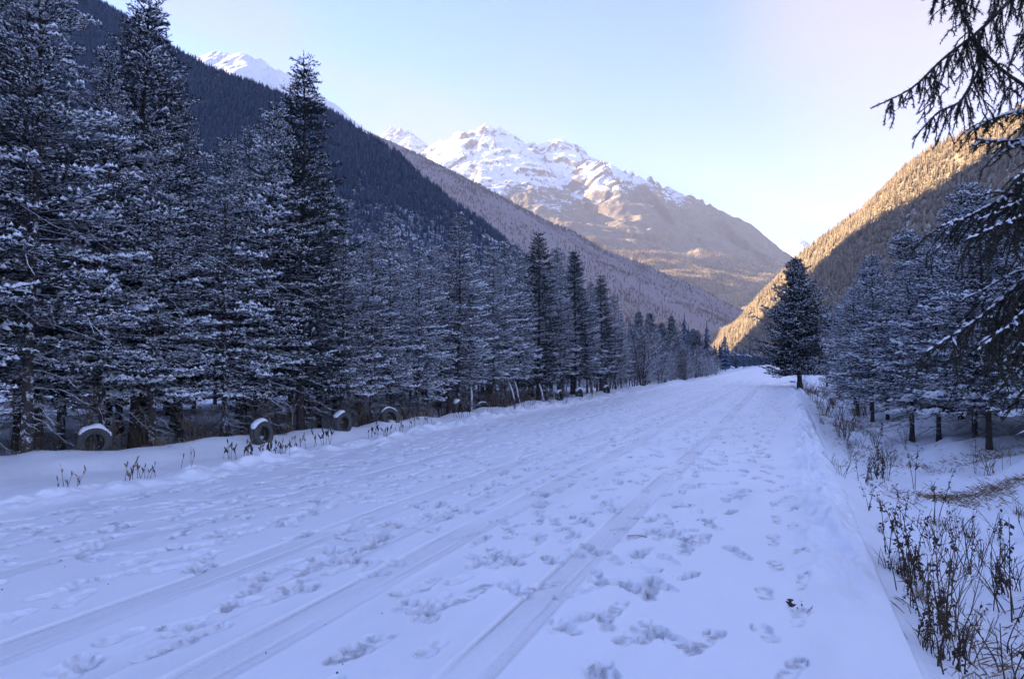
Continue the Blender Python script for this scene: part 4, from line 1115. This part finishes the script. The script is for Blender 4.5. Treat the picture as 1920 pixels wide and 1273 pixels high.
def weed_shrub(seed, n, h, leaf=0.3, m=None):
    """a bare woody shrub"""
    rng = np.random.default_rng(seed); r = random.Random(seed); g, gl = Geo(), Geo()
    def grow(p, d, L, rad, depth):
        q = p + d * L * 0.5 + rng.normal(0, 0.02 * L, 3); e = q + nrm(d + rng.normal(0, 0.12, 3) + np.array([0, 0, 0.08])) * L * 0.5
        g.tube([p, q, e], [rad, rad * 0.8, rad * 0.55], 4, 0, cap=False)
        if depth > 0:
            for k in range(r.randint(2, 4)):
                u = r.uniform(0.25, 1.0); s = p + (q - p) * u * 2 if u < 0.5 else q + (e - q) * (u * 2 - 1)
                grow(s, nrm(d + rng.normal(0, 0.38, 3) + np.array([0, 0, 0.15])), L * r.uniform(0.35, 0.6), rad * 0.55, depth - 1)
        elif r.random() < leaf: leaf_bits(gl, r, e, 3, 0.035)
    for s in range(n):
        a = r.uniform(0, 6.28); d = nrm(np.array([math.cos(a) * r.uniform(0.1, 0.65), math.sin(a) * r.uniform(0.1, 0.65), 1]))
        grow(np.array([r.gauss(0, 0.06), r.gauss(0, 0.06), -0.06]), d, h * r.uniform(0.5, 0.95), 0.0062, 2)
    if not gl.V: leaf_bits(gl, r, np.array([0, 0, h * 0.5]), 3, 0.03)
    return {'stem': g.mesh('stem', [m or M['weed']]), 'withered_leaves': gl.mesh('withered_leaves', [M['weed_leaf']])}

def grass_tuft(seed, n, h, m):
    r = random.Random(seed); g = Geo()
    for s in range(n):
        b = np.array([r.gauss(0, 0.06), r.gauss(0, 0.06), -0.03]); a = r.uniform(0, 6.28); L = h * r.uniform(0.5, 1.2); ln = r.uniform(0.1, 1.0)
        s_ = np.array([-math.sin(a), math.cos(a), 0]) * 0.003
        o = np.array([math.cos(a), math.sin(a), 0])
        P = [b + o * L * ln * t ** 1.6 + np.array([0, 0, L * (t - 0.35 * ln * t ** 2)]) for t in (0, 0.4, 0.75, 1.0)]
        g.add([P[0] - s_, P[0] + s_, P[1] - s_ * 0.8, P[1] + s_ * 0.8, P[2] - s_ * 0.5, P[2] + s_ * 0.5, P[3]], [(0, 1, 3), (0, 3, 2), (2, 3, 5), (2, 5, 4), (4, 5, 6)], 0)
    return {'blade': g.mesh('blade', [m])}

WEED = {
    'stalk': [weed_stalks(41, 5, 0.26), weed_stalks(42, 8, 0.22), weed_stalks(43, 3, 0.34), weed_stalks(44, 11, 0.20)],
    'dock': [weed_dock(51, 2, 0.70, 4), weed_dock(52, 3, 0.62, 3), weed_dock(53, 1, 0.85, 6), weed_dock(54, 4, 0.5, 3)],
    'shrub': [weed_shrub(61, 5, 0.60, 0.25), weed_shrub(62, 7, 0.48, 0.12), weed_shrub(63, 4, 0.75, 0.2)],
    'brush': [weed_shrub(64, 11, 0.62, 0.1, M['brush']), weed_shrub(65, 8, 0.85, 0.05, M['brush']), weed_shrub(66, 14, 0.5, 0.1, M['brush'])],
    'tuft': [grass_tuft(71, 55, 0.24, M['weed']), grass_tuft(72, 70, 0.20, M['straw']), grass_tuft(73, 40, 0.30, M['weed'])],
}
NAMES = {'stalk': 'dry_stalk', 'dock': 'dead_weed', 'shrub': 'bare_shrub', 'brush': 'brown_bush', 'tuft': 'grass_tuft'}
CATS = {'stalk': 'dry stalk', 'dock': 'weed', 'shrub': 'shrub', 'brush': 'bush', 'tuft': 'grass tuft'}
WEEDS = []
wr = random.Random(15)
def weed(kind, k, x, y, s, where, rz=None):
    parts = WEED[kind][k]
    o = root(NAMES[kind], 'x', CATS[kind], (x, y, float(H(x, y))), wr.uniform(0, 6.28) if rz is None else rz)
    o.scale = (s, s, s * wr.uniform(0.9, 1.1))
    for nm, me in parts.items(): link(nm, me, o)
    WEEDS.append((o, kind, k, s, where))
    return o

# left: pale stalks between the road's lip and the bank
for x, y, k, s in ((-8.31, 5.8, 2, 1.0), (-8.45, 6.1, 0, 0.8), (-8.37, 6.85, 0, 1.15), (-8.3, 7.0, 1, 0.8), (-8.15, 7.5, 2, 0.9), (-8.5, 9.0, 1, 1.2), (-8.4, 9.25, 3, 1.25), (-8.5, 9.5, 0, 1.1), (-8.25, 9.75, 1, 1.0), (-8.12, 9.45, 3, 1.0), (-8.3, 10.3, 0, 1.0)):
    weed('stalk', k, x, y, s, 'left')
y = 10.9
while y < 33:
    weed('stalk', wr.randrange(4), -8.25 + wr.uniform(-0.3, 0.3), y, wr.uniform(0.8, 1.4), 'left'); y += wr.uniform(0.25, 1.0) if 11 < y < 13.5 or 18.5 < y < 23 else wr.uniform(0.7, 2.2)
# left: brown brush at the foot of the trunks
for i in range(52):
    y = 7.4 + 0.36 * i + wr.uniform(-0.3, 0.3)
    weed('brush', wr.randrange(3), float(bank_x(y)) - wr.uniform(0.2, 1.5), y, wr.uniform(0.7, 1.4), 'leftwood')
for i in range(16):
    y = 8.3 + 0.25 * i + wr.uniform(-0.3, 0.3)
    weed('tuft', wr.randrange(3), float(bank_x(y)) - wr.uniform(0.1, 0.8), y, wr.uniform(0.8, 1.4), 'leftwood')
# right: the ditch
for kind, k, x, y, s in (('tuft', 0, 0.84, 6.55, 1.25), ('dock', 1, 0.92, 6.4, 0.7), ('tuft', 2, 0.98, 6.2, 1.0), ('dock', 2, 1.02, 6.75, 1.0), ('dock', 0, 1.10, 5.75, 1.1), ('dock', 3, 1.0, 5.35, 1.1), ('shrub', 0, 1.35, 5.3, 1.1),
                         ('dock', 2, 1.72, 6.3, 1.35), ('shrub', 1, 1.66, 6.6, 1.15), ('dock', 0, 1.92, 5.9, 1.5), ('shrub', 2, 1.70, 7.9, 1.15), ('dock', 1, 1.62, 7.75, 0.9), ('shrub', 0, 1.42, 8.2, 0.9), ('shrub', 1, 1.85, 7.3, 1.0),
                         ('dock', 2, 1.88, 10.9, 1.1), ('dock', 0, 1.95, 11.0, 1.0), ('shrub', 1, 2.1, 10.5, 0.9), ('dock', 3, 2.5, 10.2, 0.9), ('dock', 3, 1.70, 14.2, 1.35), ('shrub', 0, 1.55, 14.5, 1.2), ('dock', 1, 1.60, 13.9, 1.25), ('shrub', 2, 1.85, 14.8, 0.9),
                         ('dock', 3, 0.95, 4.75, 0.9), ('tuft', 0, 0.85, 4.9, 1.1), ('tuft', 2, 0.90, 4.25, 1.0), ('dock', 3, 1.62, 5.35, 1.2), ('dock', 1, 1.86, 5.2, 1.1), ('tuft', 1, 1.5, 5.0, 1.1), ('tuft', 1, 1.75, 5.5, 1.0), ('tuft', 0, 1.2, 4.75, 1.1), ('dock', 2, 1.4, 5.8, 0.9),
                         ('dock', 3, 2.3, 7.2, 1.2), ('shrub', 2, 2.5, 7.6, 1.0), ('dock', 0, 2.15, 6.7, 1.2), ('tuft', 0, 3.0, 11.2, 1.2), ('stalk', 2, 3.7, 14.4, 1.2), ('stalk', 0, 3.3, 14.2, 1.1), ('stalk', 1, 4.0, 13.2, 1.0), ('stalk', 2, 2.9, 10.0, 1.2)):
    weed(kind, k, x, y, s * 0.80, 'ditch')
for i in range(20):                       # the fringe along the broken edge
    y = 3.9 + 0.17 * i + wr.uniform(-0.12, 0.12)
    kind = wr.choice(('tuft', 'dock', 'brush', 'dock'))
    weed(kind, wr.randrange(len(WEED[kind])), 0.80 + wr.uniform(0.0, 0.30), y, wr.uniform(0.55, 0.85), 'ditch')
for i in range(34):
    y = 6.5 + 33 * (i / 52) ** 1.25 + wr.uniform(-0.4, 0.4)
    x = float(right_edge(np.array(y))) + wr.choice((wr.uniform(0.15, 0.6), wr.uniform(0.5, 1.6), wr.uniform(0.5, 1.6), wr.uniform(1.2, 3.0)))
    kind = wr.choice(('dock', 'dock', 'shrub', 'stalk', 'tuft', 'shrub'))
    weed(kind, wr.randrange(len(WEED[kind])), x, y, wr.uniform(0.45, 0.85), 'ditch')
for i in range(52):
    y = 20 + 0.75 * i + wr.uniform(-0.5, 0.5); x = float(right_edge(np.array(y))) + wr.uniform(0.3, 2.4)
    kind = wr.choice(('brush', 'brush', 'shrub', 'tuft', 'dock'))
    weed(kind, wr.randrange(len(WEED[kind])), x, y, wr.uniform(0.7, 1.3), 'farditch')

# dead grass lying in mats: countless blades, one object
def grass_mat():
    rng = np.random.default_rng(81); g = Geo()
    for cx, cy, sx, sy, n in ((2.9, 12.6, 0.7, 0.28, 1300), (4.2, 16.6, 1.2, 0.4, 700), (2.6, 26, 0.9, 1.6, 900), (1.5, 4.7, 0.35, 0.8, 900), (2.2, 18.5, 0.5, 1.4, 400), (-11.2, 9.6, 0.7, 1.5, 1600), (-10.8, 12.8, 0.8, 1.6, 900)):
        x = rng.normal(cx, sx, n); y = rng.normal(cy, sy, n); ok = (x > right_edge(y) + 0.12) | (x < bank_x(y) - 0.1); x, y = x[ok], y[ok]; n = len(x); z = H(x, y) - 0.005
        a = rng.uniform(0, 6.28, n); L = rng.uniform(0.05, 0.17, n); up = rng.uniform(0.05, 0.9, n)
        B = np.stack([x, y, z], -1); D = np.stack([np.cos(a) * L, np.sin(a) * L, up * L], -1); Sd = np.stack([-np.sin(a), np.cos(a), 0 * a], -1) * 0.0035
        V = np.stack([B - Sd, B + Sd, B + D * 0.6 + [0, 0, 0.012], B + D * 1.0], 1).reshape(-1, 3)
        k = (np.arange(n) * 4)[:, None]
        g.add(V, np.concatenate([k + [[0, 1, 2]], k + [[1, 3, 2]]]), 0)
    tag(link('dead_grass', g.mesh('dead_grass', [M['straw']])), kind='stuff')
grass_mat()

# ------------------------------------------------------------------ the old spruce whose branches reach in from the right
def limb(pts, seed, r0, snow, hang, tw=0.34, dens=0.055):
    rng = np.random.default_rng(seed); r = random.Random(seed); g = Geo()
    P = np.array(pts, float)
    # smooth the path
    t = np.linspace(0, 1, len(P)); tt = np.linspace(0, 1, 30)
    for _ in range(2):
        Q = np.stack([np.interp(tt, t, P[:, k]) for k in range(3)], -1)
        Q[1:-1] = (Q[:-2] + 2 * Q[1:-1] + Q[2:]) / 4
        P, t = Q, tt
    g.tube(P, np.linspace(r0, 0.0035, 30), 6, 0)
    L = np.linalg.norm(np.diff(P, axis=0), axis=1).sum()
    T = nrm(np.gradient(P, axis=0))
    A, B, S = [], [], []
    def cord(p, d, l, droop, sub):
        sc = snow * r.uniform(0.4, 1.5) if r.random() < 0.85 else 0.0
        n = max(2, int(l / 0.07))
        q = p.copy(); dd = d.copy()
        pts_ = [q.copy()]
        for k in range(n):
            dd = nrm(dd + np.array([0, 0, -droop / n]) + rng.normal(0, 0.10, 3)); q = q + dd * l / n; pts_.append(q.copy())
            A.append(pts_[-2]); B.append(q.copy()); S.append(sc * (abs(dd[2]) < 0.62))
            if sub and r.random() < 0.75:
                sd = nrm(np.cross(dd, [0, 0, 1.0]) + 1e-6) * r.choice((-1, 1))
                cord(q, nrm(dd * 0.8 + sd * 0.7 + rng.normal(0, 0.15, 3)), l * r.uniform(0.22, 0.45), droop * 0.8, False)
        g.tube(pts_, np.linspace(0.0045, 0.002, len(pts_)), 3, 0, cap=False)
    s = 0.10 * L; sg = 1
    while s < L * 0.97:
        u = s / L; i = min(28, int(u * 29)); p = P[i]; d = T[i]
        side = nrm(np.cross(d, [0, 0, 1.0])) * sg
        l = tw * (0.35 + 0.85 * (1 - u)) * r.choice((0.4, 0.7, 1.0, 1.3)) * r.uniform(0.8, 1.2)
        cord(p, nrm(d * r.uniform(0.6, 1.1) + side * r.uniform(0.3, 0.9) + np.array([0, 0, 0.02 - (0.30 if snow > 0.1 else 0.55) * hang + r.gauss(0, 0.22)])), l, (0.3 + 1.0 * hang if snow > 0.1 else 0.5 + 1.7 * hang) * r.uniform(0.5, 1.3), l > 0.12)
        if hang > 0.5 and r.random() < (0.22 if snow > 0.1 else 0.6):
            cord(p, nrm(np.array([r.gauss(0, 0.25), r.gauss(0, 0.25), -1])), l * r.uniform(0.7, 1.5), 0.4, True)
        sg = -sg; s += 0.72 * dens * r.uniform(0.6, 1.4)
    k0 = 8
    for k in range(k0, 29): A.append(P[k]); B.append(P[k + 1]); S.append(snow * 1.2)
    A_, B_, S_ = np.array(A), np.array(B), np.array(S)
    needle_tufts(g, rng, A_, B_, 380, 0.021, 0.0048, 1, 0.8, 14)
    k = S_ > 0.45
    E_ = (B_ - A_) * 0.45
    snow_slivers(g, rng, A_[k] - E_[k], B_[k] + E_[k], 0.020, 2, 0.008, 0.010)
    return g.mesh('branch', [M['dark_bark'], M['needle_near'], M['twig_snow']])

TX, TY = 2.95, 6.15
base_z = float(H(TX, TY))
near = root('spruce_tree', 'old spruce just outside the frame at right, its hanging branches reaching across sky and wood', 'tree', (TX, TY, base_z))
gt = Geo(); zz = np.linspace(-0.3, 9.5, 24)
gt.tube(np.stack([0.02 * np.sin(zz), 0.03 * np.sin(zz * 0.7), zz], -1), 0.15 * (1 - zz / 10.2).clip(0.05) + 0.01, 12)
link('trunk', gt.mesh('trunk', [M['dark_bark']], True), near)
LIMBS = [
    ([(1.86, 5.57, 4.45), (1.47, 5.32, 4.04), (1.21, 5.12, 3.74), (0.97, 4.93, 3.53), (0.78, 4.76, 3.30), (0.52, 4.55, 3.14)], 0.020, 0.0, 0.9, 0.30, 0.06),
    ([(1.21, 5.12, 3.74), (1.22, 5.14, 3.51), (1.07, 4.98, 3.25), (0.93, 4.88, 3.18), (0.77, 4.77, 2.99)], 0.011, 0.0, 0.9, 0.24, 0.06),
    ([(1.91, 5.64, 3.20), (1.53, 5.37, 3.43), (1.33, 5.18, 3.51), (1.18, 5.06, 3.66), (1.06, 4.95, 3.87), (0.99, 4.91, 4.10)], 0.018, 0.0, 0.8, 0.26, 0.07),
    ([(1.91, 5.52, 3.48), (1.51, 5.26, 3.25), (1.25, 5.06, 3.15), (1.15, 4.97, 3.07)], 0.014, 0.55, 0.45, 0.26, 0.05),
    ([(1.83, 5.39, 3.16), (1.47, 5.15, 3.02), (1.25, 4.96, 2.97), (1.12, 4.85, 2.97)], 0.014, 0.75, 0.35, 0.26, 0.05),
    ([(1.94, 5.65, 3.13), (1.50, 5.28, 2.80), (1.31, 5.10, 2.65), (1.10, 4.91, 2.52), (0.88, 4.72, 2.42)], 0.014, 0.60, 0.70, 0.46, 0.055),
    ([(1.77, 5.17, 2.86), (1.39, 4.82, 2.49), (1.19, 4.63, 2.41), (0.98, 4.50, 2.30)], 0.011, 0.45, 0.85, 0.42, 0.055),
    ([(2.00, 5.70, 2.62), (1.53, 5.31, 2.24), (1.30, 5.12, 2.02), (1.07, 4.93, 1.84), (0.80, 4.72, 1.67)], 0.014, 0.60, 0.75, 0.48, 0.055),
    ([(1.84, 5.32, 2.29), (1.42, 4.95, 2.00), (1.24, 4.78, 1.83), (1.05, 4.66, 1.68)], 0.011, 0.4, 0.9, 0.42, 0.055),
    ([(1.99, 5.72, 1.83), (1.52, 5.33, 1.62), (1.34, 5.16, 1.55), (1.22, 5.06, 1.41)], 0.020, 0.5, 0.45, 0.26, 0.06),
    ([(1.86, 5.25, 4.20), (1.48, 5.00, 4.04), (1.18, 4.78, 3.92), (0.99, 4.66, 3.83), (0.80, 4.53, 3.74)], 0.012, 0.0, 1.0, 0.26, 0.07),
    ([(1.81, 5.15, 3.71), (1.47, 4.91, 3.60), (1.30, 4.74, 3.53)], 0.012, 0.0, 1.0, 0.30, 0.06),
]
LIMBS += [
    ([(1.95, 5.60, 2.98), (1.60, 5.20, 2.72), (1.38, 4.95, 2.60), (1.22, 4.78, 2.52)], 0.014, 0.9, 0.5, 0.36, 0.045),
    ([(1.98, 5.75, 2.45), (1.66, 5.45, 2.16), (1.46, 5.20, 2.00), (1.30, 5.02, 1.92)], 0.014, 0.8, 0.7, 0.36, 0.045),
    ([(1.90, 5.30, 3.32), (1.55, 5.00, 3.12), (1.34, 4.82, 3.02)], 0.012, 0.6, 0.5, 0.34, 0.05),
    ([(1.90, 5.40, 3.05), (1.62, 5.05, 2.92), (1.42, 4.86, 2.80), (1.26, 4.70, 2.66)], 0.012, 0.7, 0.6, 0.40, 0.05),
    ([(1.96, 5.55, 2.20), (1.62, 5.18, 1.98), (1.40, 4.95, 1.80), (1.22, 4.80, 1.62)], 0.012, 0.6, 0.7, 0.42, 0.05),
    ([(1.98, 5.60, 2.00), (1.66, 5.28, 1.72), (1.48, 5.10, 1.54), (1.36, 4.98, 1.36)], 0.013, 0.6, 0.7, 0.36, 0.05),
    ([(1.92, 5.45, 2.75), (1.58, 5.10, 2.35), (1.40, 4.92, 2.12), (1.28, 4.80, 1.98)], 0.013, 0.3, 0.9, 0.34, 0.045),
]
for i, (pts, r0, sn, hang, tw, dens) in enumerate(LIMBS):
    p = np.array(pts) - np.array([TX, TY, base_z])
    if i != 1:
        st = np.array([0.0, 0.0, p[0][2] + 0.35]); p = np.vstack([st, st * 0.5 + p[0] * 0.5 + [0, 0, 0.05], p])
    link('branch', limb(p, 200 + i, r0, sn, hang, tw, dens), near)
# more limbs on the sides the camera does not face
nr = random.Random(4)
for i in range(9):
    a = nr.uniform(-1.2, 1.9); z = 1.2 + 0.75 * i; L = 2.0 * (1 - z / 11)
    t = np.linspace(0, 1, 5)[:, None]
    p = np.array([0, 0, z])[None] + t * L * np.array([math.cos(a), math.sin(a), -0.25])[None]
    link('branch', limb(p, 300 + i, 0.02, 0.5, 0.6, 0.34, 0.12), near)

# ------------------------------------------------------------------ small things dropped on the road
def dropped_leaf():
    r = random.Random(2); g = Geo()
    for k in range(5): leaf_bits(g, r, np.array([r.gauss(0, 0.02), r.gauss(0, 0.02), 0.012]), 2, 0.05, 0.05)
    o = link('fallen_leaf', g.mesh('fallen_leaf', [M['weed_leaf']]), None, (0.09, 4.95, 0.004)); tag(o, 'shrivelled dark leaf lying in the snow near the road edge', 'leaf')
dropped_leaf()
g = Geo(); g.tube([(0, 0, 0), (0.10, 0.02, 0.008), (0.19, 0.01, 0.004)], [0.004, 0.0035, 0.005], 5)
tag(link('fallen_twig', g.mesh('fallen_twig', [M['straw']]), None, (-1.38, 6.44, -0.002)), 'short pale twig lying across the nearest wheel rut', 'twig')
rg = np.random.default_rng(19); g = Geo()
for i in range(70):
    y = 2.2 + 24 * rg.random() ** 1.6; x = rg.uniform(-6.5, 0.4); s = rg.uniform(0.003, 0.008)
    V = rg.normal(0, 1, (6, 3)); V = np.array([(1, 0, 0), (-1, 0, 0), (0, 1, 0), (0, -1, 0), (0, 0, 1), (0, 0, -1)]) * s * rg.uniform(0.6, 1.4, (6, 1)) + np.array([x, y, float(H(x, y)) + 0.003])
    g.add(V, [(0, 2, 4), (2, 1, 4), (1, 3, 4), (3, 0, 4), (2, 0, 5), (1, 2, 5), (3, 1, 5), (0, 3, 5)], 0)
tag(link('grit', g.mesh('grit', [M['grit']])), kind='stuff')

# ------------------------------------------------------------------ what each thing is called
ORD = ['nearest', 'second nearest', 'third nearest', 'fourth nearest', 'fifth nearest', 'sixth nearest', 'seventh nearest']
def name_all(items, group, most=8):
    """items: (object, look, where, distance); look-alikes at one spot are told apart by their order from the camera"""
    by = {}
    for it in items: by.setdefault((it[1], it[2]), []).append(it)
    for (look, where), L in by.items():
        L.sort(key=lambda t: t[3])
        for i, (o, _, _, _) in enumerate(L):
            o['group'] = group
            if len(L) == 1: o['label'] = f'{look} {where}'
            elif len(L) <= most:
                word = ('nearer' if i == 0 else 'farther') if len(L) == 2 else ('farthest' if i == len(L) - 1 else ORD[i])
                o['label'] = f'{word} {look} {where}'
            else: o['label'] = f'{look} {where}'

def tyre_spot(y):
    for lim, s in ((6.6, 'at the left frame edge'), (7.5, 'left of the nearest tyre'), (8.5, 'behind the nearest tyre'), (9.7, 'between the first and second tyres'), (10.8, 'behind the second tyre'), (12.0, 'between the second and third tyres'), (13.2, 'behind the third tyre'),
                   (15.0, 'behind the snow-rimmed leaning tyre'), (17.2, 'past the leaning tyre'), (19.0, 'by the blotched-trunk tyre'), (21.5, 'by the tilted tyre'), (24.2, 'by the leaning white poles'), (26.5, 'behind the snow hump'), (30.5, 'behind the two small far tyres'), (36, 'by the farthest tyre')):
        if y < lim: return s
    return 'where the tall spruces end'

LOOK = {'a': 'snow-flecked spruce', 'b': 'pale frosted spruce', 'c': 'dark broad spruce', 'd': 'slim sparse spruce', 'e': 'snow-laden spruce', 'f': 'dark green conifer', 'g': 'snow-layered spruce', 'h': 'drooping frosted spruce'}
dist = lambda o: math.hypot(o.location.x, o.location.y)
name_all([(o, LOOK[o['_key']], 'in the front row ' + tyre_spot(o.location.y), dist(o)) for o in left_front], 'spruces of the left wood')
ROW = {1: 'in the second row', 2: 'in the third row', 3: 'in the fourth row', 4: 'in the fifth row'}
name_all([(o, LOOK[o['_key']], ROW.get(row, 'deep in the left wood') + ' ' + tyre_spot(o.location.y), dist(o)) for row, o in left_back], 'spruces of the left wood')
def right_spot(o):
    x, y = o.location.x, o.location.y; e = 'at the edge of the right wood' if x < 4.6 else 'inside the right wood' if x < 7.2 else 'deep in the right wood'
    return e + (' under the overhanging branches' if y < 18 else ' behind the snowy hummocks' if y < 25.5 else ' beyond the ditch thicket' if y < 33 else ' short of the lone fir' if y < 42 else ' around the lone fir')
name_all([(o, LOOK[o['_key']], right_spot(o), dist(o)) for o in right_trees], 'spruces of the right wood')
name_all([(o, 'bare frosted tree', ('at the left roadside ' if o.location.x > -10.5 else 'behind the first bare trees ' if o.location.x > -13 else 'back among the bare trees ') + ('just past the spruces' if o.location.y < 58 else 'midway along the bend' if o.location.y < 84 else 'near the road\'s end'), dist(o)) for o in bare_trees], 'frosted bare trees along the far left bank')
name_all([(o, 'dark fir', 'rising over the bare frosted trees ' + ('nearer the tall spruces' if o.location.y < 76 else 'towards the end of the road'), dist(o)) for o in far_spruces], 'dark firs rising over the bare trees')

WL = {'stalk': ['five-stemmed pale seed stalks', 'spreading pale seed stalks', 'few tall seed stalks', 'thick bunch of low seed stalks'],
      'dock': ['two-stemmed withered weed', 'three-stemmed withered weed', 'tall single withered weed', 'low withered weed'],
      'shrub': ['bare brown shrub', 'low twiggy shrub', 'tall sparse shrub'], 'brush': ['brown twiggy bush', 'tall brown bush', 'dense low brown bush'], 'tuft': ['dark grass tuft', 'straw-coloured grass tuft', 'long-bladed grass tuft']}
def weed_spot(o, where):
    x, y = o.location.x, o.location.y
    if where == 'left': return 'on the verge ' + tyre_spot(y).replace('behind', 'in front of')
    if where == 'leftwood': return 'under the trees ' + tyre_spot(y)
    if where == 'farditch': return 'in the roadside thicket ' + ('short of the lone fir' if y < 40 else 'by the lone fir') if y > 30 else 'where the ditch thicket begins'
    s = 'against the road\'s broken edge' if x - float(right_edge(np.array(y))) < 0.5 else 'down in the ditch' if x < 2.2 + 0.02 * y else 'on the snowy hummocks'
    return s + (' in the bottom right corner' if y < 6.2 else ' beside the smooth snow bank' if y < 9.2 else ' below the snow mound' if y < 13 else ' farther along' if y < 22 else ' near the wood')
WG = {'left': 'dry stalks on the left verge', 'leftwood': 'brush under the left trees', 'ditch': 'dead plants in the right ditch', 'farditch': 'roadside thicket on the right'}
for wh in WG:
    name_all([(o, WL[kind][k], weed_spot(o, wh), dist(o)) for o, kind, k, s, w in WEEDS if w == wh], WG[wh])
for o in S.objects:
    if '_key' in o: del o['_key']
print('TRIS', sum(len(m.loops) - 2 * len(m.polygons) for m in bpy.data.meshes))
